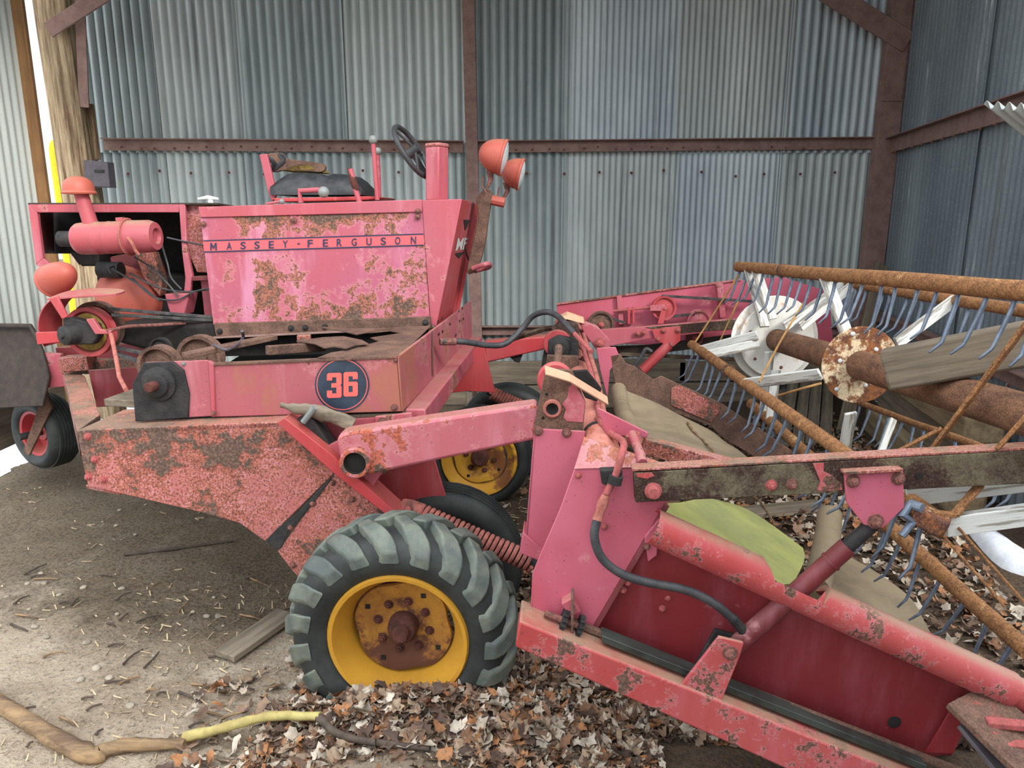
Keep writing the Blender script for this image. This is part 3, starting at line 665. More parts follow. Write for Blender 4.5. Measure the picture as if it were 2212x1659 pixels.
W('cross_beam', bar(NB(), M(898, 908, CB + 0.02), M(1027, 742, 4.32), 0.075, 0.085, up=Z), 'red', 0.006)
bpz = W('beam_bracket', plate(NB(), [(810, 900), (888, 892), (893, 918), (812, 930)], CB - 0.01, 0.02), 'red')
bolt(827, 912, CB - 0.01, bpz, 0.014); bolt(860, 908, CB - 0.01, bpz, 0.012, 'pinkbolt')
W('gusset', plate(NB(), [(1042, 735), (1070, 848), (1010, 845), (965, 850), (985, 800)], 3.95, 0.015), 'bright')
W('under_panel', plate(NB(), [(762, 905), (812, 902), (815, 930), (740, 935)], CB + 0.01, 0.02), 'red')
# decals on the box: navy disc, thin ring and numerals
cx_, cy_, cr = 739, 831, 59
def circ(r, n=40, c=CB - 0.002): return [M(cx_ + r * math.cos(2 * math.pi * k / n), cy_ + r * 0.99 * math.sin(2 * math.pi * k / n), c) for k in range(n)]
def flat(pts): b = NB(); b.faces.new([b.verts.new(p) for p in pts]); return b
W('number_disc', flat(circ(cr)), 'navydisc', 0, bxp, smooth=0)
b = NB(); a1 = [b.verts.new(p) for p in circ(55.5, c=CB - 0.003)]; a2 = [b.verts.new(p) for p in circ(53.5, c=CB - 0.003)]
for k in range(40): b.faces.new((a1[k], a1[(k + 1) % 40], a2[(k + 1) % 40], a2[k]))
W('disc_ring', b, 'numred', 0, bxp, smooth=0)
def numeral(x0, x1, y0, y1, pts):
    return flat([M(x0 + (x1 - x0) * u_, y0 + (y1 - y0) * v_ - (x0 + (x1 - x0) * u_ - 739) * 0.03, CB - 0.0035) for u_, v_ in pts])
W('numeral', numeral(706, 738, 805, 859, [(.1, 0), (.9, 0), (1, .06), (1, .44), (.92, .5), (1, .56), (1, .94), (.9, 1), (.1, 1), (0, .94), (0, .70), (.36, .70), (.36, .82), (.64, .82), (.64, .59), (.3, .59), (.3, .41), (.64, .41), (.64, .18), (.36, .18), (.36, .30), (0, .30), (0, .06)]), 'numred', 0, bxp, smooth=0)
W('numeral', numeral(742, 773, 804, 857, [(.1, 0), (.9, 0), (1, .06), (1, .30), (.64, .30), (.64, .18), (.36, .18), (.36, .40), (.9, .40), (1, .46), (1, .94), (.9, 1), (.1, 1), (0, .94), (0, .69), (.36, .69), (.36, .82), (.64, .82), (.64, .57), (.36, .57), (.36, .688), (0, .688), (0, .06)]), 'numred', 0, bxp, smooth=0)

# --- greasy bearing on the rear corner of the box
bp = W('bearing_panel', plate(NB(), [(312, 783), (449, 778), (459, 899), (300, 908), (290, 835)], CB - 0.002, 0.012), 'box')
gp = W('grease_plate', plate(NB(), [(310, 784), (372, 781), (396, 800), (408, 850), (406, 903), (292, 911), (285, 830)], CB - 0.012, 0.012), 'black')
W('bearing_flange', lathe(NB(), [(0, -0.004), (0.063, -0.004), (0.063, 0.012), (0.046, 0.018), (0.044, 0.032), (0.032, 0.036), (0, 0.036)], M(345, 828, CB - 0.012), -V, 28), 'black', 0, gp)
W('shaft_end', lathe(NB(), [(0.019, 0), (0.019, 0.075), (0.016, 0.08), (0, 0.08)], M(345, 828, CB - 0.012), -V, 18), 'hub', 0.001, gp)
for a in (0.6, 2.7, 4.7): p = M(345, 828, CB - 0.012) + (U * math.cos(a) + Z * math.sin(a)) * 0.05; bolt(p.x, p.y, p.z, gp, 0.01, 'black', axis=-V)
bolt(397, 786, CB - 0.003, bp, 0.006, 'knob')

# --- near lift arm with its pivot ring
arm = W('lift_arm', plate(NB(), [(726, 950), (734, 938), (752, 933), (1100, 881), (1158, 873), (1159, 950), (790, 1028), (752, 1024), (738, 1010)], CA, 0.09), 'arm', 0.012)
W('pivot_ring', lathe(NB(), [(0.038, 0.0), (0.054, 0.0), (0.054, 0.016), (0.050, 0.02), (0.040, 0.02), (0.038, 0.016), (0.038, -0.004)], M(769, 998, CA), -V, 32), 'arm', 0.001, arm)
W('pivot_bore', lathe(NB(), [(0.038, 0.018), (0.037, -0.001), (0, 0.0005)], M(769, 998, CA - 0.001), -V, 28), 'interior', 0, arm, smooth=40)
W('pivot_bracket', plate(NB(), [(705, 965), (745, 945), (830, 1015), (800, 1062), (760, 1030)], CF - 0.01, 0.03), 'red')
W('far_lift_arm', plate(NB(), [(1045, 738), (1186, 726), (1186, 753), (1050, 784)], 4.12, 0.09), 'bright', 0.008)
W('far_arm_tab', plate(NB(), [(1100, 770), (1130, 764), (1122, 784), (1112, 782)], 4.15, 0.02), 'black')

# --- hood with brand stripe
hp = W('hood_side_panel', plate(NB(), [(430, 448), (911, 432), (929, 692), (461, 706)], CH, 0.010), 'hood', 0.002)
W('hood_top_band', plate(NB(), [(428, 447), (911, 431), (912, 458), (432, 470)], CH - 0.008, 0.012), 'red', 0.003, hp)
for x, y in ((440, 484), (636, 476), (903, 456), (903, 468)): bolt(x, y, CH - 0.008, hp, 0.010)
def band(y0, y1, mat, off, name):
    f = lambda x, y: (x, y - (x - 440) * 0.0312)
    return W(name, flat([M(*f(x, y), CH - off) for x, y in ((438, y0), (914, y0), (916, y1), (441, y1))]), mat, 0, hp, smooth=0)
band(519, 545, 'decalred', 0.0015, 'stripe_band'); band(519, 521.5, 'navy', 0.003, 'stripe_line'); band(543, 545.5, 'navy', 0.003, 'stripe_line')
for ch, x in zip('MASSEY-FERGUSON', (461, 495, 525, 555, 586, 616, 645, 670, 703, 733, 765, 797, 828, 859, 893)):
    y = 532.5 - (x - 461) * 0.0312; wd, hg = (5.6, 8) if ch != '-' else (3, 1.2)
    if ch == 'M': wd = 7
    if ch == 'M':
        W('letter', flat([M(x - wd + 2 * wd * u_, y + hg - 2 * hg * v_, CH - 0.004) for u_, v_ in ((0, 0), (.22, 0), (.22, .62), (.42, .2), (.58, .2), (.78, .62), (.78, 0), (1, 0), (1, 1), (.76, 1), (.5, .5), (.24, 1), (0, 1))]), 'navy', 0, hp, smooth=0)
        continue
    W('letter', text_mesh(NB(), ch, [M(x - wd, y + hg, CH - 0.004), M(x + wd, y + hg - 0.3, CH - 0.004), M(x + wd, y - hg - 0.3, CH - 0.004), M(x - wd, y - hg, CH - 0.004)], 0.014), 'navy', 0, hp, smooth=0)
rl = W('hood_sill', plate(NB(), [(461, 699), (930, 684), (931, 711), (466, 727)], CH - 0.02, 0.035), 'brownrust')
for x, y in ((475, 716), (629, 709), (660, 708), (702, 706), (919, 697)): bolt(x, y, CH - 0.02, rl, 0.011, 'black')
W('sill_lip', bar(NB(), M(458, 729, CH - 0.03), M(780, 714, CH - 0.03), 0.05, 0.006), 'steel', 0.001)
W('corner_panel', plate(NB(), [(911, 432), (998, 430), (943, 706), (930, 700)], CH - 0.004, 0.010), 'red')
P4 = [M(998, 430, CH), M(1026, 438, 3.98), M(978, 682, 3.98), M(943, 706, CH)]
fp = W('front_panel', prism(NB(), P4, -U * 0.01), 'bright')
W('panel_flange', prism(NB(), [P4[1], P4[1] + U * 0.03, P4[2] + U * 0.03, P4[2]], V * 0.012), 'bright', 0.002)
n4 = (P4[1] - P4[0]).cross(P4[3] - P4[0]).normalized()
if n4.x < 0: n4 = -n4
def on4(s_, t_): return (P4[0].lerp(P4[1], s_)).lerp(P4[3].lerp(P4[2], s_), t_) + n4 * 0.003
W('emblem_triangle', flat([on4(0.35, 0.15), on4(0.85, 0.15), on4(0.62, 0.24)]), 'interior', 0, fp, smooth=0)
W('emblem_letters', text_mesh(NB(), 'MF', [on4(0.2, 0.40), on4(0.95, 0.40), on4(0.95, 0.30), on4(0.2, 0.30)], 0.03), 'white', 0, fp, smooth=0)
W('emblem_triangle', flat([on4(0.2, 0.42), on4(0.95, 0.42), on4(0.55, 0.47)]), 'interior', 0, fp, smooth=0)
W('hood_deck', prism(NB(), [M(430, 449, CH + 0.01), M(997, 431, CH + 0.01), M(1026, 439, 3.98), M(520, 450, 3.98)], Z * -0.012), 'red')
W('hood_back_panel', prism(NB(), [M(520, 452, 3.98), M(1026, 441, 3.98), M(985, 690, 3.98), M(540, 700, 3.98)], V * 0.01), 'red')
W('hood_rear_panel', prism(NB(), [M(432, 449, CH + 0.01), M(520, 451, 3.98), M(540, 700, 3.98), M(463, 706, CH + 0.01)], U * 0.008), 'red')
# dark marks standing for mounting slots in the box end
for x, y, c in ((995, 668, 4.0), (960, 690, 3.5), (948, 712, 3.4), (985, 735, 3.95), (960, 742, 3.5)):
    pass
e_o = M(861, 770, CB); e_n = (M(1018, 650, 4.32) - e_o).cross(M(871, 889, CB) - e_o).normalized()
e_n = e_n if e_n.x > 0 else -e_n
bep = [o for o in wr.children if o.name.startswith('box_end_panel')][0]
for x, y in ((991, 672), (999, 666), (993, 693), (1001, 688), (946, 694), (954, 688), (948, 722), (956, 716), (972, 700), (985, 724), (962, 742)):
    q = PL(x, y, e_o, e_n) + e_n * 0.0005; W('slot', prism(NB(), [q + V * a_ + Z * b_ for a_, b_ in ((-0.014, -0.006), (0.014, -0.006), (0.014, 0.006), (-0.014, 0.006))], e_n * 0.001), 'interior', 0, bep)
W('seam', prism(NB(), [PL(x, y, e_o, e_n) + e_n * 0.0006 for x, y in ((932, 716), (934, 714), (936, 812), (934, 814))], e_n * 0.001), 'brownrust', 0, bep)

# --- operator's station
W('seat_pan', prism(NB(), curve([M(585, 428, 3.72), M(700, 426, 3.72), M(812, 424, 3.72), M(790, 432, 3.72), M(600, 436, 3.72)], 3), V * 0.38), 'bright', 0.004)
def cushion():
    b = NB(); n = 15; k = 9; rows = []
    a0, a1 = M(583, 410, 3.72), M(780, 408, 3.72)
    for j in range(k):
        g = j / (k - 1)
        for sgn in (1,):
            row = []
            for i in range(n):
                f = i / (n - 1)
                edge = min(1, 6 * f, 6 * (1 - f)) ** 0.5 * min(1, 5 * g, 5 * (1 - g)) ** 0.5
                row.append(a0.lerp(a1, f) + V * (0.36 * g) + Z * (0.012 + 0.075 * edge - 0.02 * math.exp(-((f - 0.55) / 0.04) ** 2) - 0.02 * f * f))
            rows.append(row)
    vs_ = [[b.verts.new(p) for p in r] for r in rows]
    for p, q in zip(vs_, vs_[1:]):
        for i in range(n - 1): b.faces.new((p[i], p[i + 1], q[i + 1], q[i]))
    bot = [[b.verts.new(v.co - Z * (v.co.z - a0.z + 0.025)) for v in r] for r in vs_]
    for p, q in zip(bot, bot[1:]):
        for i in range(n - 1): b.faces.new((p[i], q[i], q[i + 1], p[i + 1]))
    per = [(0, i) for i in range(n)] + [(j, n - 1) for j in range(1, k)] + [(k - 1, i) for i in range(n - 2, -1, -1)] + [(j, 0) for j in range(k - 2, 0, -1)]
    for p, q in zip(per, per[1:] + per[:1]): b.faces.new((vs_[p[0]][p[1]], vs_[q[0]][q[1]], bot[q[0]][q[1]], bot[p[0]][p[1]]))
    return b
W('seat_cushion', cushion(), 'seat', 0, smooth=50)
W('seat_foam', prism(NB(), [M(600, 368, 3.9), M(640, 350, 3.9), M(672, 352, 3.9), M(690, 372, 3.9)], V * 0.2), 'foam', 0.01)
W('seat_back_arm', plate(NB(), [(560, 334), (576, 332), (598, 420), (588, 436), (580, 420)], 3.74, 0.02), 'red')
W('seat_back', prism(NB(), curve([M(568, 333, 3.9), M(606, 330, 3.9), M(616, 342, 3.9), M(690, 352, 3.9), M(702, 362, 3.9), M(690, 372, 3.9), M(630, 366, 3.9), M(590, 372, 3.9)], 3), V * 0.03), 'brownrust', 0.002)
W('torn_cover', tube(NB(), curve([M(575, 338, 3.76), M(592, 352, 3.78), M(586, 368, 3.8), M(612, 348, 3.8), M(604, 335, 3.85)]), 0.012, 7), 'seat', 0)
def lever(pts, c, r, knob_r, knob_mat='knob', grip=None):
    o = W('lever', tube(NB(), [M(x, y, c) for x, y in pts], r), 'red', 0)
    if knob_r: obj('knob', ball(NB(), M(*pts[-1], c), knob_r), m[knob_mat], o)
    if grip:
        a_, b2 = M(*grip[0], c), M(*grip[1], c)
        obj('grip', tube(NB(), [a_, a_.lerp(b2, 0.2), a_.lerp(b2, 0.6), b2, b2 + (b2 - a_) * 0.2], [0.012, 0.017, 0.016, 0.010, 0.007]), m['hub'], o)
lever([(815, 432), (810, 360), (806, 302)], 3.7, 0.011, 0.022); lever([(820, 430), (818, 370), (816, 327)], 3.85, 0.010, 0.020)
lever([(777, 438), (768, 410), (757, 365)], 3.62, 0.013, 0, grip=((771, 412), (756, 372)))
lever([(650, 438), (647, 412), (690, 410)], 3.58, 0.013, 0.0); W('lever_knob', ball(NB(), M(699, 415, 3.55), 0.027), 'knob', 0)
W('lever_knob', ball(NB(), M(609, 435, 3.55), 0.013), 'knob', 0)
W('small_lever', tube(NB(), [M(575, 440, 3.55), M(609, 435, 3.55)], 0.006), 'red', 0)
W('fuel_cap_stem', tube(NB(), [M(457, 452, 3.6), M(455, 432, 3.6)], 0.014), 'white', 0)
W('fuel_cap', tube(NB(), [M(428, 430, 3.6), M(450, 427, 3.6), M(472, 430, 3.6)], [0.006, 0.012, 0.006]), 'white', 0)
# steering wheel: nearly edge-on ring with hub and spokes
sw = M(890, 328, 3.72); sax = (U * 0.83 + Z * 0.50 - V * 0.16).normalized()
s1 = sax.cross(V).normalized(); s2 = sax.cross(s1)
ringp = [sw + (s1 * math.cos(2 * math.pi * k / 32) + s2 * math.sin(2 * math.pi * k / 32)) * 0.135 for k in range(33)]
swo = W('steering_wheel', tube(NB(), ringp, 0.013, 10, cap=False), 'hose', 0, smooth=60)
for k in range(3):
    a = 2 * math.pi * k / 3 + 0.4; obj('spoke', tube(NB(), [sw + sax * 0.02, sw + (s1 * math.cos(a) + s2 * math.sin(a)) * 0.13], 0.007), m['hose'], swo)
obj('wheel_hub', lathe(NB(), [(0, -0.02), (0.025, -0.02), (0.025, 0.04), (0, 0.04)], sw, sax, 16), m['hose'], swo)
W('steering_shaft', tube(NB(), [sw, M(946, 420, 3.72)], 0.014), 'black', 0)
col_c = M(944, 433, 3.66); ang = R(32)
def colring(p, s_): return [p + (Vector((math.cos(ang + a), -math.sin(ang + a), 0)) * s_) for a in (R(45), R(135), R(225), R(315))]
tp_ = M(944, 318, 3.66)
W('steering_column', prism(NB(), colring(col_c, 0.056), tp_ - col_c), 'red', 0.006)
W('column_cap', prism(NB(), colring(tp_ - Z * 0.002, 0.06), Z * 0.02), 'redrust', 0.008)
# headlights on the rusted stalk
def lamp(c, ax, r, parent, name, ln):
    bowl = [(r * math.sin(math.pi / 2 * k / 9) ** 0.95, -ln * math.cos(math.pi / 2 * k / 9)) for k in range(10)] + [(r * 1.05, 0.004), (r * 1.05, 0.014), (r * 0.96, 0.016)]
    o = W(name, lathe(NB(), bowl, c, ax, 28), 'lamp', 0, parent, smooth=40)
    obj('lens', lathe(NB(), [(r * 0.98, 0.012), (r * 0.7, 0.02), (r * 0.35, 0.026), (0, 0.028)], c, ax, 28), m['lens'], o, smooth=60)
    return o
hx = (U * 0.9 - V * 0.05 - Z * 0.22).normalized()
l1 = lamp(M(1084, 340, 3.75), hx, 0.085, wr, 'headlamp', 0.115); l2 = lamp(M(1121, 376, 3.95), hx, 0.078, wr, 'headlamp', 0.09)
for a_, b2, c in (((1058, 368), (1052, 408), 3.75), ((1094, 394), (1086, 432), 3.95)):
    W('lamp_stem', tube(NB(), [M(*a_, c), M(a_[0] + 2, (a_[1] + b2[1]) / 2, c), M(*b2, c)], [0.02, 0.012, 0.008]), 'bolt', 0)
    W('lamp_hook', tube(NB(), curve([M(b2[0] - 8, b2[1] - 28, c), M(b2[0] - 10, b2[1] - 6, c), M(b2[0], b2[1] + 10, c)]), 0.005, 6), 'bolt', 0)
W('lamp_tube', tube(NB(), [M(1052, 430, 3.85), M(1090, 438, 3.85)], 0.026), 'lamp', 0)
W('lamp_stalk', prism(NB(), curve([M(1028, 428, 3.82), M(1045, 410, 3.82), M(1062, 416, 3.82), M(1056, 460, 3.82), M(1046, 530, 3.82), M(1030, 582, 3.82), M(1008, 588, 3.82), M(1022, 520, 3.82), M(1034, 470, 3.82)], 3), V * 0.06), 'brownrust', 0.004)
W('step_loop', tube(NB(), curve([M(1020, 580, 3.80), M(1052, 570, 3.80), M(1056, 577, 4.0), M(1024, 585, 4.05)]), 0.013), 'red', 0)
W('fuse_wires', tube(NB(), curve([M(1000, 520, 3.9), M(1012, 560, 3.9), M(1030, 590, 3.9)]), 0.005, 6), 'black', 0)

# --- engine bay
CE = 3.50
ef = W('engine_frame', plate(NB(), [(60, 440), (386, 440), (386, 459), (78, 459)], CE, 0.02), 'red')
W('engine_frame_post', plate(NB(), [(60, 440), (80, 460), (93, 558), (77, 572)], CE, 0.02), 'red')
W('engine_frame_post', plate(NB(), [(77, 572), (93, 558), (128, 588), (120, 602)], CE, 0.02), 'red')
W('engine_frame_post', plate(NB(), [(386, 440), (399, 438), (404, 540), (416, 596), (410, 634), (397, 674), (388, 672), (397, 632), (400, 600), (393, 545)], CE, 0.02), 'red')
W('engine_top', prism(NB(), [M(60, 438, CE), M(470, 438, CE), M(520, 446, 4.1), M(130, 446, 4.1)], Z * -0.01), 'darksteel')
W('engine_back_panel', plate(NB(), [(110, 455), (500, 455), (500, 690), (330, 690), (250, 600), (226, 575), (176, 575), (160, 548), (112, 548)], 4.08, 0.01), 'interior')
W('engine_side_panel', prism(NB(), [M(82, 460, CE + 0.01), M(112, 456, 4.07), M(114, 548, 4.07), M(88, 548, CE + 0.01)], U * 0.01), 'darkred')
W('inner_panel', plate(NB(), [(392, 440), (462, 445), (470, 520), (462, 590), (425, 588), (404, 540)], CE + 0.04, 0.012), 'redrust')
W('shroud_box', plate(NB(), [(355, 635), (408, 634), (398, 682), (366, 676)], CE - 0.03, 0.1), 'red', 0.006)
W('oil_tank', plate(NB(), [(432, 600), (470, 600), (480, 735), (446, 735)], CE + 0.05, 0.12), 'red', 0.006)
W('tank_cap', bar(NB(), M(428, 600, CE + 0.05), M(472, 599, CE + 0.05), 0.14, 0.02), 'darkred')
ac_a, ac_b = M(167, 516, 3.36), M(334, 510, 3.36); acd = (ac_b - ac_a).normalized(); acl = (ac_b - ac_a).length; r_ = 0.073
W('air_cleaner', lathe(NB(), [(0, 0), (r_ * 0.86, 0), (r_ * 0.97, 0.012), (r_, 0.03), (r_, acl * 0.27), (r_ * 1.025, acl * 0.28), (r_ * 1.025, acl * 0.30), (r_, acl * 0.31), (r_, acl * 0.42), (r_ * 1.02, acl * 0.43), (r_ * 1.02, acl * 0.445), (r_, acl * 0.455), (r_, acl * 0.66)], ac_a, acd, 36), 'canister', 0)
W('air_cleaner_bowl', lathe(NB(), [(r_ * 1.03, acl * 0.64), (r_ * 1.1, acl * 0.65), (r_ * 1.1, acl * 0.68), (r_ * 1.03, acl * 0.69), (r_ * 1.0, acl * 0.95), (r_ * 0.86, acl * 1.02), (r_ * 0.5, acl * 1.03), (r_ * 0.42, acl * 0.99), (0, acl * 0.98)], ac_a, acd, 36), 'canister', 0)
W('band_clamp', tube(NB(), [ac_a + acd * acl * 0.67 + (acd.cross(Z).normalized() * math.cos(k / 24 * 2 * math.pi) + Z * math.sin(k / 24 * 2 * math.pi)) * r_ * 1.12 for k in range(25)], 0.005, 6, cap=False), 'spring', 0)
W('clamp_toggle', tube(NB(), curve([M(276, 513, 3.27), M(285, 525, 3.26), M(292, 540, 3.27), M(300, 550, 3.28)]), 0.007, 6), 'spring', 0)
W('mount_tab', bar(NB(), M(253, 475, 3.36), M(268, 474, 3.36), 0.03, 0.02), 'canister')
W('intake_hose', tube(NB(), [M(130, 516, 3.36), M(168, 516, 3.36)], 0.036, 18), 'black', 0)
W('intake_stack', tube(NB(), [M(196, 484, 3.36), M(174, 416, 3.36)], [0.033, 0.030], 18), 'canister', 0)
ct = M(171, 418, 3.36)
W('intake_cap', lathe(NB(), [(0.036, -0.004), (0.072, -0.002), (0.074, 0.004), (0.066, 0.012), (0.064, 0.034), (0.056, 0.054), (0.04, 0.068), (0.02, 0.075), (0, 0.077)], ct, Z, 30), 'lamp', 0)
lamp(M(116, 606, 3.25), (-U * 0.84 + V * 0.42 - Z * 0.34).normalized(), 0.074, wr, 'rear_lamp', 0.15)
bh = M(290, 645, 3.72)
W('bell_housing', lathe(NB(), [(0, 0.16), (0.08, 0.16), (0.11, 0.14), (0.165, 0.02), (0.18, 0.0), (0.18, -0.1), (0, -0.1)], bh, (-V * 0.8 + U * 0.5).normalized(), 36), 'lamp', 0)
for a in (0.3, 1.4, 2.5): p = bh - V * 0.07 + U * 0.04; W('housing_rib', bar(NB(), p + (U * math.cos(a) + Z * math.sin(a)) * 0.06, p + (U * math.cos(a) + Z * math.sin(a)) * 0.14 + V * 0.02, 0.012, 0.03), 'lamp', 0.002)
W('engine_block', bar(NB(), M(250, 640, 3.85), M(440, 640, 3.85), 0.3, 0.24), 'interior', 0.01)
W('manifold', prism(NB(), [M(x, y, 3.7) for x, y in ((235, 555), (290, 545), (325, 560), (350, 630), (300, 650), (250, 610))], V * 0.12), 'darkred', 0.01)
W('bracket_post', plate(NB(), [(290, 545), (330, 545), (350, 610), (345, 640), (310, 600)], 3.62, 0.06), 'redrust')
W('oil_filter', tube(NB(), [M(262, 583, 3.6), M(215, 583, 3.6)], 0.04, 14), 'black', 0)
W('battery_box', plate(NB(), [(150, 545), (214, 545), (214, 572), (170, 572)], 3.7, 0.15), 'interior')
for pts in ([(290, 555), (330, 580), (360, 610), (385, 640)], [(350, 530), (362, 570), (370, 600), (392, 625)], [(360, 513), (400, 522), (440, 530)], [(280, 590), (340, 620), (400, 630), (455, 625)], [(285, 600), (330, 640), (380, 648), (420, 630), (455, 622)], [(240, 590), (236, 580), (246, 576), (250, 584), (300, 615), (345, 650)]):
    W('wire', tube(NB(), curve([M(x, y, 3.45 + 0.05 * rnd.random()) for x, y in pts]), 0.0045, 6), 'hose', 0)
# big rear pulley, its guard and the belts
pc = M(196, 716, 3.22); pax = -V
def pulley(c, r, wdt, mat, name='pulley', ax=-V, hub=0.3):
    return W(name, lathe(NB(), [(0, wdt * 0.2), (r * hub, wdt * 0.25), (r * hub, -0.0), (r * 0.78, -wdt * 0.05), (r * 0.84, wdt * 0.45), (r, wdt * 0.5), (r * 0.9, wdt * 0.1), (r * 0.9, -wdt * 0.1), (r, -wdt * 0.5), (0, -wdt * 0.5)], c, ax, 40), mat, 0, smooth=40)
p1 = pulley(pc, 0.112, 0.045, 'bright', 'fan_pulley'); pulley(M(212, 705, 3.32), 0.118, 0.04, 'brownrust', 'rear_pulley')
W('chaff', lathe(NB(), [(0.05, 0), (0.075, 0.006), (0.085, 0.0)], pc - V * 0.015, -V, 20), 'foam', 0)
gb = NB(); gc = M(160, 716, 3.12); n = 18; rows = []
for i in range(n + 1):
    a = R(70 + 135 * i / n); q = gc + (U * math.cos(a) + Z * math.sin(a)) * 0.165
    rows.append([q, q + V * 0.16])
sheet(gb, rows, 0.004); W('pulley_guard', gb, 'bright', 0, smooth=50)
W('guard_top', prism(NB(), curve([M(100, 645, 3.12), M(150, 628, 3.14), M(220, 622, 3.2), M(268, 626, 3.22), M(250, 634, 3.1), M(180, 638, 3.08)], 3), Z * -0.008), 'canister', 0.001)
W('guard_brace', plate(NB(), [(105, 645), (124, 640), (146, 684), (134, 690)], 3.1, 0.012), 'bright')
W('guard_brace', plate(NB(), [(76, 718), (140, 716), (140, 738), (80, 745)], 3.1, 0.012), 'bright')
W('hub_cap', lathe(NB(), [(0, 0.06), (0.012, 0.06), (0.014, 0.05), (0.03, 0.048), (0.042, 0.04), (0.046, 0.01), (0.046, -0.06), (0, -0.06)], M(156, 722, 3.12), (-V * 0.95 - U * 0.3).normalized(), 26), 'black', 0)
W('hub_arm', prism(NB(), [M(x, y, 3.12) for x, y in ((134, 688), (152, 686), (205, 700), (214, 724), (200, 745), (165, 745), (140, 738))], V * 0.05), 'black', 0.008)
W('hub_shield', plate(NB(), [(185, 690), (200, 688), (216, 712), (240, 715), (238, 722), (205, 722)], 3.1, 0.02), 'canister')
for a_, b2, c1, c2 in (((236, 667), (470, 686), 3.24, 3.46), ((240, 680), (470, 692), 3.22, 3.46), ((248, 750), (345, 770), 3.22, 3.0), ((250, 762), (322, 790), 3.2, 2.95)):
    W('drive_belt', bar(NB(), M(*a_, c1), M(*b2, c2), 0.022, 0.014), 'belt', 0.002)
W('throttle_rod', tube(NB(), [M(230, 715, 3.1), M(275, 705, 3.2), M(340, 702, 3.3), M(400, 698, 3.4)], 0.008), 'bolt', 0)
W('tie_rod', tube(NB(), [M(240, 722, 3.1), M(250, 770, 3.0), M(258, 815, 2.9), M(272, 842, 2.8)], 0.009), 'spring', 0)
pulley(M(346, 790, 2.85), 0.085, 0.05, 'brownrust', 'jackshaft_pulley'); pulley(M(434, 772, 3.1), 0.10, 0.05, 'brownrust', 'idler_pulley'); pulley(M(348, 752, 3.3), 0.05, 0.03, 'black', 'tension_pulley')
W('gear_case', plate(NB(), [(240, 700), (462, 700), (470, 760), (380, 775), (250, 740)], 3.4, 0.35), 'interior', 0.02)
W('inner_rail', bar(NB(), M(140, 792, 3.5), M(470, 785, 3.5), 0.06, 0.07), 'redrust')
W('belly_panel', plate(NB(), [(190, 800), (320, 792), (320, 872), (208, 880)], 3.3, 0.02), 'darkred')
W('support_board', prism(NB(), [M(224, 862, 2.85), M(290, 838, 3.05), M(310, 850, 3.0), M(300, 866, 2.8)], Z * -0.03), m['greywood'][0])
W('frame_end_block', bar(NB(), M(138, 785, 3.45), M(200, 782, 3.45), 0.08, 0.07), 'redrust')
W('engine_crossbar', bar(NB(), M(130, 765, 3.85), M(480, 745, 3.85), 0.06, 0.08), 'darkred')
W('hydraulic_hose', tube(NB(), curve([M(954, 738, 3.15), M(1000, 738, 3.2), M(1055, 746, 3.3), M(1092, 742, 3.35), M(1126, 712, 3.4), M(1150, 684, 3.4), M(1176, 674, 3.35), M(1200, 680, 3.3), M(1222, 700, 3.2), M(1240, 720, 3.15)]), 0.0135, 10), 'hose', 0, smooth=60)
W('hose_fitting', tube(NB(), [M(950, 738, 3.15), M(984, 738, 3.18)], 0.016), 'bolt', 0)
W('steel_line', tube(NB(), [M(1240, 720, 3.15), M(1278, 760, 3.0)], 0.010), 'pinkbolt', 0)
# broken branch lying on the leg
bk = NB(); tube(bk, curve([M(606, 876, CF - 0.02), M(640, 882, CF + 0.0), M(680, 888, CF + 0.01), M(720, 900, CF + 0.02), M(762, 918, CF + 0.03)], 4), [0.008 + 0.018 * min(1, i / 8) for i in range(17)], 9)
for v in bk.verts: v.co += noise.noise_vector(v.co * 40) * 0.007
tag(obj('rotten_branch', bk, m['greywood'][0], smooth=50), 'rotten grey branch lying on the windrower frame under the number disc', 'branch')
W('grease_bolt', tube(NB(), [M(655, 912, CF - 0.03), M(680, 880, CF - 0.03)], 0.011), 'knob', 0)

# ------------------------------------------------------------------ the cutting header
hd = thing('cutting_header', 'crimson cutting header on the ground with end panels and reel arms', 'header', (1.0, 3.2, 0))
H = lambda name, bm, mat, bev=0.003, parent=None, **k: obj(name, bm, m[mat] if isinstance(mat, str) else mat, parent or hd, bevel=bev, **k)
HN = 1.98
ep = H('end_panel', prism(NB(), [M(1241, 1013, HN + 0.02), M(1372, 1011, HN + 0.02), M(1440, 1060, HN + 0.012), M(1443, 1092, HN + 0.006), M(1286, 1356, HN - 0.012), M(1286, 1398, HN - 0.012), M(1146, 1345, HN - 0.02), M(1146, 1321, HN - 0.02), M(1150, 1240, HN - 0.008), M(1166, 1200, HN - 0.004), M(1209, 1102, HN + 0.008)], V * 0.008), 'header', 0.002)
ip = H('inner_end_panel', prism(NB(), [M(1443, 1092, HN - 0.004), M(1424, 1150, HN - 0.004), M(1520, 1196, HN - 0.004), M(1700, 1278, HN - 0.004), M(1900, 1372, HN - 0.004), M(2110, 1475, HN - 0.004), M(2112, 1512, HN), M(2056, 1632, HN + 0.05), M(1900, 1640, HN + 0.05), M(1500, 1470, HN + 0.05), M(1280, 1396, HN + 0.05), M(1284, 1356, HN + 0.04)], V * 0.008), 'crimson', 0.002)  # shade below the lip put into the deep colour and downward tilt
H('panel_crease', prism(NB(), [M(1437, 1090, HN - 0.004), M(1446, 1094, HN - 0.006), M(1292, 1356, HN - 0.022), M(1282, 1352, HN - 0.018)], V * 0.012), 'darkred', 0, ep)
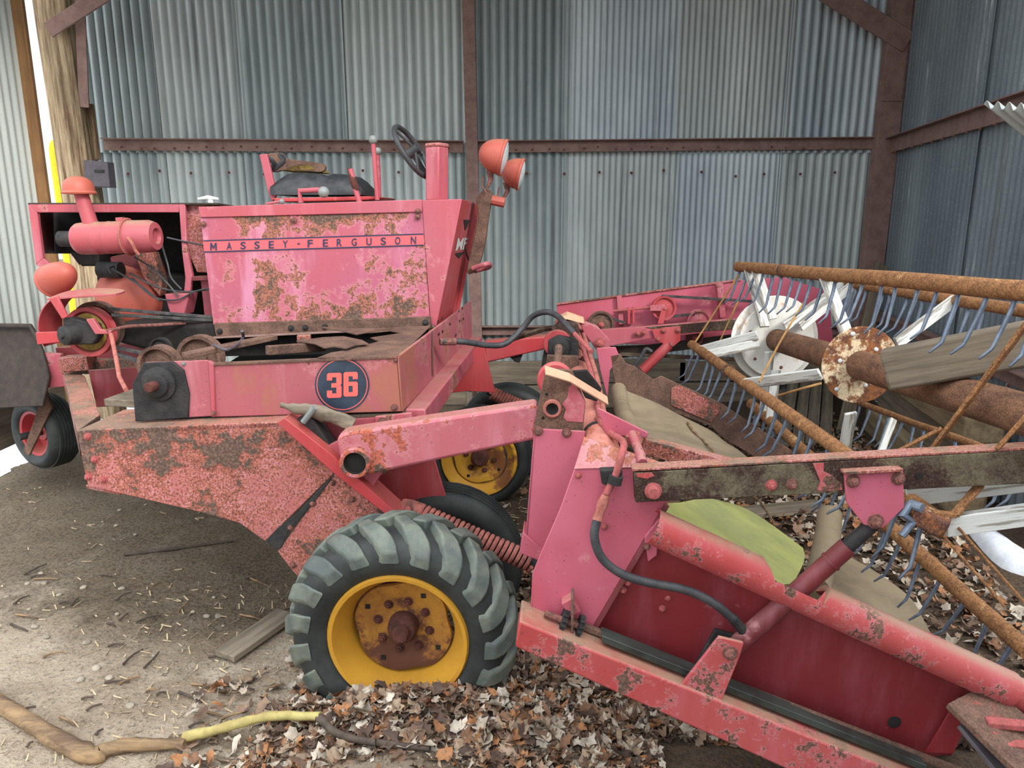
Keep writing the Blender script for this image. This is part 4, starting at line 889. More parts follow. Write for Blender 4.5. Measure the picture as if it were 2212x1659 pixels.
for x, y in ((1356, 1258), (1346, 1274), (1249, 1027), (1322, 1036), (1306, 1137)): bolt(x, y, HN, ep, 0.008, 'pinkbolt')
H('panel_hole', lathe(NB(), [(0, 0.001), (0.016, 0.001), (0.02, 0)], M(1932, 1560, HN + 0.034), -V, 16), 'interior', 0, ip)
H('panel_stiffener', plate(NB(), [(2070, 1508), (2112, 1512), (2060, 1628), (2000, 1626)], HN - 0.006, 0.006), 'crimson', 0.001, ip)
for x, y in ((1443, 1290), (1431, 1314)): bolt(x, y, HN + 0.02, ip, 0.008, 'pinkbolt')
H('top_flap', prism(NB(), [M(1240, 1013, HN + 0.015), M(1372, 1010, HN + 0.015), M(1425, 1004, HN + 0.02), M(1428, 999, HN + 0.03), M(1345, 972, HN + 0.07), M(1262, 944, HN + 0.09)], V * 0.005), 'arm', 0.001)
H('clip_block', plate(NB(), [(1295, 1016), (1345, 1014), (1342, 1048), (1318, 1052), (1300, 1046)], HN - 0.03, 0.03), 'black', 0.004)
# rolled top edge of the end panel, notched where the ram passes through
b = NB(); n = 60; a0, a1 = M(1408, 1136, HN - 0.03), M(2178, 1488, HN - 0.03); dr = (a1 - a0).normalized()
upn = (Z - dr * Z.dot(dr)).normalized(); sd = dr.cross(upn).normalized()
if sd.dot(V) > 0: sd = -sd                                     # sd: toward the open front
rad = 0.052; rows = []
for i in range(n + 1):
    f = i / n; p = a0.lerp(a1, f)
    nt_ = max(0.0, min(1.0, (f - 0.25) / 0.07)) * max(0.0, min(1.0, (0.47 - f) / 0.03)); nt_ = nt_ * nt_ * (3 - 2 * nt_)
    th0, th1 = R(-55), R(175) - nt_ * R(152)
    rows.append([p + (sd * math.cos(th0 + (th1 - th0) * k / 14) + upn * math.sin(th0 + (th1 - th0) * k / 14)) * rad for k in range(15)])
sheet(b, rows, 0.004); H('rolled_edge', b, 'scratched', 0, smooth=50)
H('divider_nose', tube(NB(), [a1 - dr * 0.01, a1 + dr * 0.06, a1 + dr * 0.4], [0.042, 0.05, 0.02], 16), 'scratched', 0)
H('edge_bracket', plate(NB(), [(1392, 1160), (1425, 1120), (1420, 1200), (1400, 1215)], HN - 0.012, 0.012), 'header')
bolt(1397, 1180, HN - 0.014, ep, 0.008)
# bottom beam, oily channel and hexagon drive shaft
b0, b1 = (1114, 1398), (1985, 1780)
bb = H('bottom_beam', plate(NB(), [(1122, 1342), (1146, 1352), (1995, 1690), (1985, 1775), (1760, 1690), (1113, 1398)], 1.86, 0.125), 'scratched', 0.006)
H('oily_channel', prism(NB(), [M(1300, 1388, 1.90), M(2000, 1668, 1.90), M(2000, 1668, 1.90) + V * 0.05, M(1300, 1388, 1.90) + V * 0.05], Z * 0.022), 'oily', 0.002)
H('drive_shaft', bar(NB(), M(1232, 1342, 1.945), M(2080, 1668, 1.945), 0.018, 0.018), 'brownrust', 0.002)
b = NB(); spc = M(1212, 1338, 1.93); sx_ = (U * 0.9 - Z * 0.35).normalized(); q1 = sx_.cross(V).normalized(); q2 = sx_.cross(q1)
for off, tn in ((0.0, 12), (0.05, 12)):
    g = NB(); pts = []
    for k in range(tn * 4):
        rr = 0.034 if k % 4 in (0, 1) else 0.026; a = 2 * math.pi * k / (tn * 4)
        pts.append(spc + sx_ * off + (q1 * math.cos(a) + q2 * math.sin(a)) * rr)
    prism(g, pts, sx_ * 0.014); H('sprocket', g, 'black', 0)
H('sprocket_plate', prism(NB(), [spc + sx_ * 0.03 + x for x in (-Z * 0.05 - V * 0.02, -Z * 0.05 + V * 0.03, Z * 0.10 + V * 0.02, Z * 0.11 - V * 0.0, Z * 0.05 - V * 0.03)], sx_ * 0.008), 'brownrust', 0.002)
H('bearing_block', bar(NB(), M(1222, 1312, 1.95), M(1244, 1300, 1.95), 0.04, 0.05), 'red')
H('shaft_nub', tube(NB(), [spc - sx_ * 0.05, spc + sx_ * 0.07], 0.010), 'bolt', 0)
# lift ram with bracket
H('ram_bracket', plate(NB(), [(1464, 1490), (1553, 1376), (1607, 1389), (1598, 1420), (1555, 1525)], 1.87, 0.012), 'scratched', 0.003)
H('ram_bracket_rear', plate(NB(), [(1500, 1440), (1545, 1360), (1600, 1375), (1570, 1480)], 1.95, 0.012), 'black', 0.003)
bolt(1577, 1410, 1.87, hd, 0.016, 'bolt')
r0, r1 = M(1575, 1408, 1.94), M(1890, 1128, 1.94)
rm_ = H('lift_ram', tube(NB(), [r0, r0.lerp(r1, 0.82)], 0.027, 18), 'darkred', 0)
obj('ram_rod', tube(NB(), [r0.lerp(r1, 0.8), r1], 0.020, 14), m['black'], rm_)
obj('ram_gland', tube(NB(), [r0.lerp(r1, 0.70), r0.lerp(r1, 0.715)], 0.03, 18), m['darkred'], rm_)
obj('ram_port', tube(NB(), [r0.lerp(r1, 0.13), M(1583, 1336, 1.93)], 0.015, 10), m['black'], rm_)
H('hydraulic_hose', tube(NB(), curve([M(1290, 1122, 1.93), M(1284, 1160, 1.92), M(1300, 1205, 1.92), M(1340, 1238, 1.92), M(1395, 1257, 1.92), M(1480, 1274, 1.92), M(1540, 1302, 1.92), M(1585, 1338, 1.93)]), 0.0125, 12), 'hose', 0, smooth=60)
H('hose_ferrule', tube(NB(), [M(1309, 1068, 1.94), M(1302, 1088, 1.94), M(1296, 1105, 1.94), M(1290, 1125, 1.93)], [0.010, 0.016, 0.013, 0.015], 10), 'spring', 0)
H('steel_line', tube(NB(), curve([M(1290, 905, 2.35), M(1318, 935, 2.2), M(1346, 955, 2.05), M(1342, 985, 1.97), M(1328, 1030, 1.95), M(1309, 1068, 1.94)]), 0.0105, 10), 'pinkbolt', 0, smooth=60)
H('line_clamp', lathe(NB(), [(0.012, -0.012), (0.02, -0.012), (0.02, 0.012), (0.012, 0.012)], M(1329, 1036, 1.945), (Z + U * 0.2).normalized(), 12), 'black', 0)
# near reel arm and hanger plate
ra = H('reel_arm', plate(NB(), [(1370, 1021), (2320, 967), (2330, 1040), (1373, 1086)], 1.93, 0.045), 'greenarm', 0.003)
H('arm_flange', prism(NB(), [M(1366, 1014, 1.93), M(2320, 962, 1.93), M(2320, 962, 1.93) + V * 0.05, M(1366, 1014, 1.93) + V * 0.05], Z * -0.006), 'redrust', 0.001, ra)
H('pivot_bolt', lathe(NB(), [(0, -0.002), (0.024, -0.002), (0.024, 0.006), (0.018, 0.008), (0.016, 0.026), (0, 0.028)], M(1411, 1060, 1.93), -V, 14), 'pinkbolt', 0.001, ra)
H('paint_remnant', plate(NB(), [(1756, 1001), (1780, 1000), (1779, 1018), (1800, 1028), (1818, 1046), (1820, 1058), (1764, 1063), (1772, 1040), (1762, 1016)], 1.9285, 0.003), 'scratched', 0, ra)
H('paint_remnant', plate(NB(), [(1374, 1023), (1408, 1021), (1414, 1028), (1398, 1034), (1376, 1030)], 1.9285, 0.003), 'scratched', 0, ra)
bolt(1666, 1048, 1.93, ra, 0.012, 'pinkbolt'); bolt(1711, 1046, 1.93, ra, 0.012)
H('arm_hole', lathe(NB(), [(0, 0.0015), (0.010, 0.0015), (0.011, 0)], M(1985, 1028, 1.93), -V, 16), 'interior', 0, ra)
hp_ = H('hanger_plate', plate(NB(), [(1825, 1026), (1951, 1019), (1954, 1096), (1908, 1141), (1866, 1134), (1829, 1086)], 1.915, 0.012), 'header', 0.002)
H('hanger_lip', plate(NB(), [(1823, 1020), (1951, 1013), (1951, 1019), (1824, 1026)], 1.90, 0.03), 'redrust', 0.001, hp_)
bolt(1842, 1039, 1.915, hp_, 0.014); bolt(1940, 1033, 1.915, hp_, 0.014); bolt(1891, 1126, 1.915, hp_, 0.016)
# back tube, upright plates and gearbox at the middle
tb0, tb1 = M(1311, 1000, 2.09), M(1216, 702, 4.35)
tbo = H('back_tube', tube(NB(), [tb0.lerp(tb1, i / 12) for i in range(13)], 0.052, 22), 'pipe', 0)
for f in (0.10, 0.34, 0.5, 0.62):
    p = tb0.lerp(tb1, f); d_ = (tb1 - tb0).normalized()
    obj('band_clamp', lathe(NB(), [(0.0525, -0.008), (0.056, -0.008), (0.056, 0.008), (0.0525, 0.008)], p, d_, 22), m['black'], tbo)
    bolt(*(p + Z * 0.05 + U * 0.02), tbo, 0.010, 'bolt', axis=Z)
up = H('upright_plate', plate(NB(), [(1154, 926), (1264, 932), (1258, 1000), (1236, 1040), (1208, 1112), (1172, 1196), (1133, 1186), (1143, 1060)], 2.26, 0.012), 'header', 0.002)
bolt(1163, 931, 2.26, up, 0.012); bolt(1224, 935, 2.26, up, 0.012)
H('upright_side', prism(NB(), [M(1154, 926, 2.26), M(1133, 1186, 2.26), M(1133, 1186, 2.26) + V * 0.16 - Z * 0.02, M(1154, 926, 2.26) + V * 0.16], U * 0.008), 'header', 0.001)
H('upright_foot', plate(NB(), [(1130, 1150), (1176, 1192), (1164, 1212), (1122, 1195)], 2.25, 0.1), 'header')
ub = H('pivot_plate', plate(NB(), [(1179, 796), (1236, 800), (1265, 868), (1259, 932), (1152, 926)], 2.275, 0.014), 'brownrust', 0.002)
H('peeled_paint', plate(NB(), [(1228, 838), (1240, 826), (1264, 868), (1259, 912), (1225, 910), (1217, 902), (1222, 884), (1215, 872), (1226, 858)], 2.272, 0.004), 'red', 0, ub)
H('pivot_ring', lathe(NB(), [(0.019, 0), (0.029, 0), (0.029, 0.014), (0.026, 0.018), (0.020, 0.018), (0.019, 0.012), (0.019, -0.004)], M(1193, 881, 2.275), -V, 28), 'spring', 0, ub)
H('pivot_bore', lathe(NB(), [(0.019, 0.014), (0, 0.0008)], M(1193, 881, 2.275), -V, 24), 'interior', 0, ub)
for x, y in ((1181, 852), (1223, 886), (1173, 903)): H('square_hole', plate(NB(), [(x, y - 4), (x + 4, y), (x, y + 4), (x - 4, y)], 2.2735, 0.003), 'interior', 0, ub)
H('flat_bar', bar(NB(), M(1178, 800, 2.2), M(1230, 816, 2.24), 0.034, 0.006, Z * 0.75 - V * 0.66), 'flatbar', 0.001)
H('flat_bar', bar(NB(), M(1228, 815, 2.24), M(1312, 866, 2.34), 0.032, 0.006, Z * 0.75 - V * 0.66), 'flatbar', 0.001)
H('sheave', lathe(NB(), [(0, 0.02), (0.055, 0.02), (0.062, 0.01), (0.05, 0), (0.062, -0.01), (0.055, -0.02), (0, -0.02)], M(1199, 820, 2.5), -V, 28), 'bright', 0)
H('dark_gusset', plate(NB(), [(1236, 802), (1264, 860), (1290, 868), (1300, 840), (1268, 800)], 2.45, 0.02), 'interior')
H('header_bracket', plate(NB(), [(1290, 880), (1401, 935), (1398, 946), (1310, 940)], 2.2, 0.01), 'header')
H('trip_rod', tube(NB(), [M(1366, 938, 2.18), M(1384, 985, 2.02), M(1388, 1000, 1.99)], 0.014, 12), 'red', 0)
H('trip_collar', lathe(NB(), [(0.014, -0.012), (0.022, -0.012), (0.022, 0.012), (0.014, 0.012)], M(1369, 946, 2.16), (Z - U * 0.3).normalized(), 14), 'pinkbolt', 0)
H('inner_rail', bar(NB(), M(1388, 960, 2.22), M(1580, 1010, 2.22), 0.05, 0.05), 'redrust')
gbx = H('gearbox_plate', plate(NB(), [(1184, 738), (1206, 726), (1250, 735), (1251, 792), (1182, 792)], 3.15, 0.05), 'black', 0.004)
H('bearing_flange', lathe(NB(), [(0, 0), (0.044, 0), (0.044, 0.012), (0.03, 0.016), (0.026, 0.03), (0, 0.03)], M(1208, 750, 3.15), -V, 24), 'black', 0, gbx)
H('splined_shaft', tube(NB(), [M(1207, 750, 3.08), M(1203, 800, 2.9)], 0.016), 'brownrust', 0)
H('gear_cover', plate(NB(), [(1182, 768), (1250, 770), (1252, 800), (1178, 800)], 3.1, 0.03), 'brownrust')
H('red_sheave', lathe(NB(), [(0, 0.02), (0.06, 0.02), (0.064, 0.0), (0.056, -0.02), (0, -0.02)], M(1204, 742, 3.3), -V, 28), 'bright', 0)
H('rear_gearbox', plate(NB(), [(1196, 710), (1215, 690), (1248, 700), (1256, 738), (1206, 742)], 3.55, 0.1), 'greenarm', 0.01)
H('shield_plate', prism(NB(), [M(1200, 690, 3.6), M(1226, 679, 3.6), M(1262, 690, 3.7), M(1262, 700, 3.7), M(1226, 690, 3.55)], V * 0.1), 'flatbar')
H('deck_lug', plate(NB(), [(1248, 690), (1290, 705), (1318, 735), (1318, 752), (1290, 758), (1262, 720)], 3.7, 0.05), 'red')
H('frame_upright', plate(NB(), [(1288, 752), (1330, 750), (1338, 770), (1318, 800), (1312, 860), (1296, 800)], 3.5, 0.012), 'header')
bolt(1296, 742, 3.68, hd, 0.022, 'pinkbolt')
# hydraulic lines strapped along the tube
for dx, c_ in ((0, 'pinkbolt'), (10, 'spring')):
    H('steel_line', tube(NB(), curve([M(1232 + dx, 690, 4.2), M(1250 + dx, 722, 3.7), M(1262 + dx, 760, 3.2), M(1278 + dx, 810, 2.8), M(1290 + dx, 870, 2.5), M(1296 + dx, 905, 2.33)]), 0.010, 8), c_, 0, smooth=60)
H('drive_chain', tube(NB(), curve([M(1108, 732, 3.8), M(1140, 722, 3.7), M(1172, 712, 3.6), M(1196, 708, 3.5)]), 0.014, 6), 'greenarm', 0)
H('belt_pulley', lathe(NB(), [(0, 0.03), (0.12, 0.03), (0.13, 0.02), (0.115, 0), (0.13, -0.02), (0, -0.03)], M(1195, 790, 3.75), (U * 0.95 - V * 0.3).normalized(), 32), 'interior', 0)
# far end panel with pulleys and belt
HFc = 4.5
fpn = H('far_end_panel', plate(NB(), [(1203, 659), (1590, 607), (1690, 598), (1790, 630), (1800, 740), (1560, 742), (1400, 745), (1202, 735)], HFc, 0.008), 'header', 0.002)
H('far_panel_edge', bar(NB(), M(1202, 657, HFc), M(1600, 604, HFc), 0.02, 0.010), 'redrust', 0.001, fpn)
H('panel_rib', plate(NB(), [(1332, 640), (1343, 638), (1348, 700), (1337, 702)], HFc - 0.03, 0.03), 'red', 0.002, fpn)
H('panel_rib', plate(NB(), [(1548, 614), (1562, 612), (1568, 685), (1556, 687)], HFc - 0.05, 0.05), 'red', 0.002, fpn)
H('tension_frame', plate(NB(), [(1356, 665), (1361, 665), (1361, 700), (1356, 700)], HFc - 0.06, 0.04), 'bright', 0.001, fpn)
H('tension_frame', plate(NB(), [(1366, 665), (1371, 664), (1371, 699), (1366, 700)], HFc - 0.06, 0.04), 'bright', 0.001, fpn)
H('tension_screw', tube(NB(), [M(1325, 672, HFc - 0.05), M(1405, 664, HFc - 0.05)], 0.008), 'pinkbolt', 0, fpn)
for x, y, rr, mt in ((1434, 665, 0.072, 'bright'), (1298, 700, 0.078, 'brownrust'), (1509, 694, 0.07, 'red'), (1500, 728, 0.05, 'darkred')):
    c_ = M(x, y, HFc - 0.07)
    pl_ = H('belt_sheave', lathe(NB(), [(0, 0.03), (rr * 0.2, 0.03), (rr * 0.22, 0.008), (rr * 0.78, 0.004), (rr * 0.84, 0.018), (rr, 0.02), (rr * 0.9, 0.0), (rr, -0.02), (0, -0.02)], c_, -V, 32), mt, 0, fpn)
    bolt(*(c_ - V * 0.03), pl_ if False else fpn, 0.014, 'pinkbolt', axis=-V)
H('sheave_strap', plate(NB(), [(1404, 660), (1436, 658), (1436, 672), (1404, 672)], HFc - 0.11, 0.01), 'red', 0.002, fpn)
H('sheave_post', plate(NB(), [(1430, 665), (1440, 665), (1434, 700), (1420, 700)], HFc - 0.115, 0.01), 'bright', 0.002, fpn)
for a_, b2 in (((1430, 639), (1625, 651)), ((1450, 684), (1500, 678)), ((1310, 685), (1350, 697))):
    H('drive_belt', bar(NB(), M(*a_, HFc - 0.07), M(*b2, HFc - 0.07), 0.02, 0.014), 'belt', 0.001, fpn)
H('far_reel_arm', plate(NB(), [(1290, 722), (1300, 712), (1390, 706), (1610, 687), (1612, 710), (1400, 732), (1318, 748)], 4.32, 0.04), 'red', 0.003)
H('far_arm_skin', plate(NB(), [(1395, 707), (1610, 689), (1611, 708), (1470, 720)], 4.315, 0.004), 'greenarm', 0.001)
fh = H('far_hanger_plate', plate(NB(), [(1408, 712), (1428, 710), (1430, 708), (1470, 705), (1470, 736), (1456, 748), (1436, 746), (1428, 740), (1416, 738)], 4.30, 0.012), 'bright', 0.002)
for x, y in ((1421, 732), (1433, 714), (1464, 713), (1450, 744), (1377, 720), (1391, 718)): bolt(x, y, 4.30, fh, 0.013, 'pinkbolt')
H('far_lift_ram', tube(NB(), [M(1388, 800, 4.3), M(1445, 745, 4.3)], 0.03, 14), 'bright', 0)
H('far_ram_hose', tube(NB(), curve([M(1408, 760, 4.25), M(1396, 754, 4.25), M(1386, 768, 4.25), M(1372, 790, 4.25)]), 0.012, 8), 'hose', 0)
H('far_deck_edge', bar(NB(), M(1340, 765, 4.4), M(1640, 778, 4.4), 0.03, 0.02), 'greenarm')
H('gap_shade_plate', plate(NB(), [(1318, 748), (1400, 745), (1640, 715), (1650, 735), (1330, 775)], 4.42, 0.01), 'darksteel')  # dark plate standing for the shaded gap under the far arm
# draper decks: steel back sheet and canvases
H('back_sheet', plate(NB(), [(1318, 768), (1340, 764), (1352, 785), (1372, 792), (1412, 820), (1428, 812), (1560, 872), (1720, 980), (1700, 1030), (1560, 945), (1534, 920), (1330, 845)], 3.50, 0.01), 'brownrust')
H('sheet_paint', plate(NB(), [(1450, 838), (1468, 832), (1560, 880), (1536, 912), (1450, 875)], 3.495, 0.006), 'redrust', 0)
first_canvas = []
def canvas_sheet(name, rows_px, mat, wob=0.012, th=0.005, sub=6, label=None):
    ctrl = [[D(*p) for p in r] for r in rows_px]
    cr = [curve(r, sub) for r in ctrl]; cols = list(zip(*cr)); cols = [curve(list(c), sub) for c in cols]
    rows = [list(r) for r in zip(*cols)]
    rows = [[p + Z * wob * noise.noise(p * 5) for p in r] for r in rows]
    o = H(name, sheet(NB(), rows, th), mat, 0, smooth=60)
    if label: o['label'] = label
    first_canvas.append([p for r in rows for p in r])
    return o
canvas_sheet('draper_canvas', [[(1330, 838, 3.5), (1350, 842, 3.45), (1440, 880, 3.4), (1535, 930, 3.35), (1560, 950, 3.35)], [(1336, 880, 3.25), (1365, 905, 3.2), (1470, 940, 3.1), (1570, 975, 3.05), (1610, 985, 3.0)], [(1372, 955, 2.6), (1400, 965, 2.6), (1480, 985, 2.6), (1580, 1000, 2.6), (1625, 1010, 2.6)]], 'canvas', label='tan draper canvas')
H('canvas_roll', tube(NB(), curve([D(1336, 842, 3.45), D(1344, 885, 3.2), D(1370, 950, 2.75)]), 0.036, 14), 'canvas', 0)
canvas_sheet('draper_canvas', [[(1430, 1088, 2.35), (1530, 1078, 2.6), (1590, 1088, 2.7), (1650, 1118, 2.7), (1735, 1180, 2.6)], [(1440, 1120, 2.25), (1530, 1125, 2.4), (1600, 1145, 2.45), (1670, 1180, 2.45), (1738, 1205, 2.5)], [(1440, 1180, 2.12), (1540, 1200, 2.12), (1610, 1225, 2.12), (1680, 1260, 2.12), (1715, 1262, 2.2)]], 'green', label='algae green draper canvas')
canvas_sheet('draper_canvas', [[(1785, 1185, 3.2), (1850, 1210, 3.2), (1960, 1285, 2.95), (2015, 1372, 2.70)], [(1760, 1240, 2.95), (1820, 1270, 2.92), (1900, 1320, 2.80), (2005, 1400, 2.62)], [(1740, 1300, 2.66), (1800, 1330, 2.66), (1880, 1370, 2.60), (1960, 1410, 2.55)]], 'canvas', label='mud stained canvas end')
H('canvas_roll', tube(NB(), curve([D(1792, 1112, 3.1), D(1786, 1170, 2.95), D(1762, 1275, 2.62)]), [0.05] * 17, 14), 'canvas', 0)
H('far_sill', bar(NB(), D(2090, 1500, 2.1), D(2300, 1700, 1.9), 0.2, 0.02), 'brownrust')
H('knife_bar', bar(NB(), D(2080, 1560, 2.05), D(2280, 1800, 1.9), 0.06, 0.012), 'greybox', 0.001)
H('knife_guard', bar(NB(), D(2130, 1560, 2.02), D(2260, 1572, 2.0), 0.03, 0.02), 'pinkbolt', 0.004)
H('knife_guard', bar(NB(), D(2170, 1608, 1.98), D(2280, 1618, 1.97), 0.03, 0.02), 'pinkbolt', 0.004)

# ------------------------------------------------------------------ the pick-up reel
rl_ = thing('pickup_reel', 'rusted pick up reel with white spokes and blue grey tines', 'reel', (1.4, 3.2, 0.4))
Q = lambda name, bm, mat, bev=0.002, parent=None, **k: obj(name, bm, m[mat] if isinstance(mat, str) else mat, parent or rl_, bevel=bev, **k)
x0_, x1_ = D(1636, 722, 4.26), D(2330, 930, 1.86)
axd = (x1_ - x0_).normalized()
Q('reel_tube', tube(NB(), [x0_.lerp(x1_, i / 10) for i in range(11)], 0.059, 28), 'rustpipe', 0)
Q('hub_block', bar(NB(), x0_ - axd * 0.012, x0_ + axd * 0.012, 0.12, 0.12), 'discrust')
def on_axis(px):
    lo, hi = 0.0, 1.0
    for _ in range(40):
        mid = (lo + hi) / 2; q = x0_.lerp(x1_, mid) - CAM
        if CX + FPX * q.x / q.dot(FWD) < px: lo = mid
        else: hi = mid
    return x0_.lerp(x1_, lo)
def disc(c, r, th, mat, bolts):
    o = Q('reel_disc', lathe(NB(), [(0, th / 2), (r * 0.985, th / 2), (r, 0), (r * 0.985, -th / 2), (0, -th / 2)], c, axd, 48), mat, 0, smooth=30)
    s = axd.cross(Z).normalized(); u = s.cross(axd)
    for a, f in bolts:
        q = c + axd * th / 2 + (s * math.cos(a) + u * math.sin(a)) * r * f
        obj('rivet', lathe(NB(), [(0.009, 0), (0.008, 0.004), (0.005, 0.006), (0, 0.007)], q, axd, 10), m['lens'] if 'rust' in mat else m['bolt'], o)
    return o
dA = on_axis(1680); dB = on_axis(1858)
disc(dA - axd * 0.05, 0.235, 0.006, 'whitedisc', []); disc(dA - axd * 0.015, 0.20, 0.006, 'whitedisc', [(k * 1.05 + 0.3, 0.75) for k in range(6)])
disc(dB, 0.158, 0.006, 'discrust', [(k * 1.05 + 0.2, 0.85 if k % 2 else 0.55) for k in range(9)])
bats = {'A': (D(1594, 576, 4.2), D(2290, 634, 1.86)), 'B': (D(1494, 744, 4.2), D(2030, 1128, 1.98)), 'C': (D(1622, 872, 4.15), D(2222, 1408, 2.22)),
        'Dd': (D(1800, 606, 4.2), D(2665, 746, 1.95)), 'E': (D(1850, 868, 4.1), D(2240, 1010, 2.55))}
tine_me = None
def tine_mesh():
    b = NB(); tube(b, [Vector((0, 0, 0.01)), Vector((-0.004, 0, -0.03)), Vector((-0.029, 0, -0.135)), Vector((-0.033, 0, -0.143)), Vector((-0.064, 0, -0.172))], [0.0075, 0.0072, 0.0056, 0.0052, 0.0034], 6)
    me = bpy.data.meshes.new('tine'); bmesh.ops.recalc_face_normals(b, faces=b.faces); b.to_mesh(me); b.free(); me.materials.append(m['tine']); me.shade_smooth(); return me
tine_me = tine_mesh()
bat_dims = {'A': (0.058, 0.048), 'B': (0.052, 0.042), 'C': (0.056, 0.042), 'Dd': (0.05, 0.045), 'E': (0.03, 0.02)}
for k, (p, q) in bats.items():
    n_ = 9
    wv = [p.lerp(q, i / n_) + Z * 0.002 * math.sin(i * 1.3) * (0 < i < n_) for i in range(n_ + 1)]
    b = NB(); tube(b, wv, bat_dims[k][0] / 2, 10)
    o = Q('reel_bat', b, 'rust', 0, smooth=40)
    L = (q - p).length; nt2 = int(L / 0.112)
    for i in range(nt2):
        f = (i + 0.5 + rnd.uniform(-0.22, 0.22)) / nt2
        t = bpy.data.objects.new('tine', tine_me); COL.objects.link(t); t.location = p.lerp(q, f) - Z * (bat_dims[k][0] / 2 - 0.004)
        t.rotation_euler = (rnd.uniform(-0.16, 0.12), rnd.uniform(-0.06, 0.14), rnd.uniform(-0.25, 0.25)); s_ = rnd.uniform(0.93, 1.08); t.scale = (s_, s_, s_ * rnd.uniform(0.95, 1.05)); attach(t, o)
for f in (0.27,):
    for k in ('A', 'B'):
        p = bats[k][0].lerp(bats[k][1], f); d_ = (bats[k][1] - bats[k][0]).normalized()
        Q('bat_clip', lathe(NB(), [(0.028, -0.006), (0.033, -0.006), (0.033, 0.006), (0.028, 0.006)], p, d_, 14), 'brownrust', 0)
def spoke(a, b_, w_=0.05, th=0.014):
    d_ = (b_ - a).normalized()
    return wood_bar('spoke', a, b_, th, w_, d_.cross(axd), m['whitewood'][0], rl_, 0.002)
def proj(p): q = p - CAM; zc = q.dot(FWD); return (CX + FPX * q.x / zc, CY - FPX * q.dot(UPV) / zc, zc)
def bat_at(k, px):
    p, q = bats[k]; lo, hi = 0.0, 1.0
    for _ in range(40):
        mid = (lo + hi) / 2
        if proj(p.lerp(q, mid))[0] < px: lo = mid
        else: hi = mid
    return p.lerp(q, lo)
za = proj(dA)[2] - 0.09; zb_ = proj(dB)[2]
spoke(D(1652, 706, za), bat_at('A', 1616)); spoke(D(1668, 690, za + 0.03), bat_at('A', 1632))
spoke(D(1636, 724, za), bat_at('B', 1512)); spoke(D(1640, 742, za + 0.02), bat_at('B', 1526))
spoke(D(1694, 706, za), bat_at('Dd', 1828)); spoke(D(1728, 706, za + 0.0), bat_at('Dd', 1846))
spoke(D(1662, 760, za), bat_at('C', 1650)); spoke(D(1676, 800, za), bat_at('C', 1664))
spoke(D(1832, 730, zb_), bat_at('A', 1780)); spoke(D(1772, 808, zb_), bat_at('B', 1612)); spoke(D(1936, 742, zb_), bat_at('Dd', 2062)); spoke(D(1838, 892, zb_), bat_at('C', 1812))
spoke(D(1930, 905, zb_ + 0.15), bat_at('C', 1862), 0.03)
# near-end spokes with cast fitting
spoke(D(1955, 1070, 2.12), D(2330, 1022, 2.05), 0.06, 0.03); spoke(D(2040, 1136, 2.0), D(2330, 1096, 1.98), 0.055, 0.03)
cf = Q('bat_fitting', bar(NB(), D(1975, 1106, 2.0), D(2046, 1142, 1.96), 0.06, 0.05), 'discrust', 0.008)
obj('clamp_jaw', tube(NB(), [D(1965, 1088, 1.99), D(1992, 1098, 1.96)], 0.013, 10), m['tine'], cf)
obj('clamp_jaw', tube(NB(), [D(1966, 1088, 1.985), D(1950, 1112, 1.985), D(1972, 1128, 1.985), D(1948, 1158, 1.985)], [0.012, 0.014, 0.012, 0.010], 10), m['tine'], cf)
for a_, b2, za_, zb2 in (((2225, 690), (2005, 982), 1.95, 2.25), ((2230, 885), (2155, 968), 1.88, 1.95), ((2118, 1046), (2062, 1112), 2.0, 1.98), ((2062, 1112), (2015, 1108), 1.98, 1.97)):
    Q('brace_rod', bar(NB(), D(*a_, za_), D(*b2, zb2), 0.022, 0.012), 'rust', 0.002)
for a_, b2, za_, zb2, r2 in (((1892, 1000), (2035, 925), 2.3, 2.2, 0.007), ((2030, 1148), (2170, 1310), 1.97, 1.95, 0.004), ((2070, 1140), (2230, 1320), 1.98, 1.95, 0.004)):
    Q('tie_wire', tube(NB(), [D(*a_, za_), D(*b2, zb2)], r2, 6), 'rust', 0)
for pts in ([(1598, 590, 4.17), (1560, 650, 4.15), (1500, 742, 4.17)], [(1618, 590, 4.15), (1590, 660, 4.12), (1540, 770, 4.08)], [(1745, 640, 3.4), (1690, 730, 3.3), (1640, 825, 3.2)], [(1680, 855, 3.2), (1730, 840, 3.0), (1775, 828, 2.95)]):
    Q('twine', tube(NB(), curve([D(*p) for p in pts], 4), 0.005, 6), 'twine', 0)

# ------------------------------------------------------------------ loose timber, sticks, stones and leaves
def lone(name, bm, mat, label, cat, bev=0.003, group=None, **k):
    return tag(obj(name, bm, m[mat] if isinstance(mat, str) else mat, None, bevel=bev, **k), label, cat, group)
PA, PB = Vector((1.228, 2.39, 1.130)), Vector((1.228, 2.39, 1.130)) + Vector((0.672, -0.44, 0.262)) * 1.12
tag(wood_bar('timber_plank', PA, PB, 0.075, 0.135, Z, m['greywood'][0], None, 0.01), 'thick grey timber plank resting across the reel tube', 'plank')
def foot(px, py, dz):                                   # the point of the ground seen at a pixel, dz above it
    z = 0.05
    for _ in range(6): p = PZ(px, py, z + dz); z = ground_h(p.x, p.y)
    return PZ(px, py, z + dz)
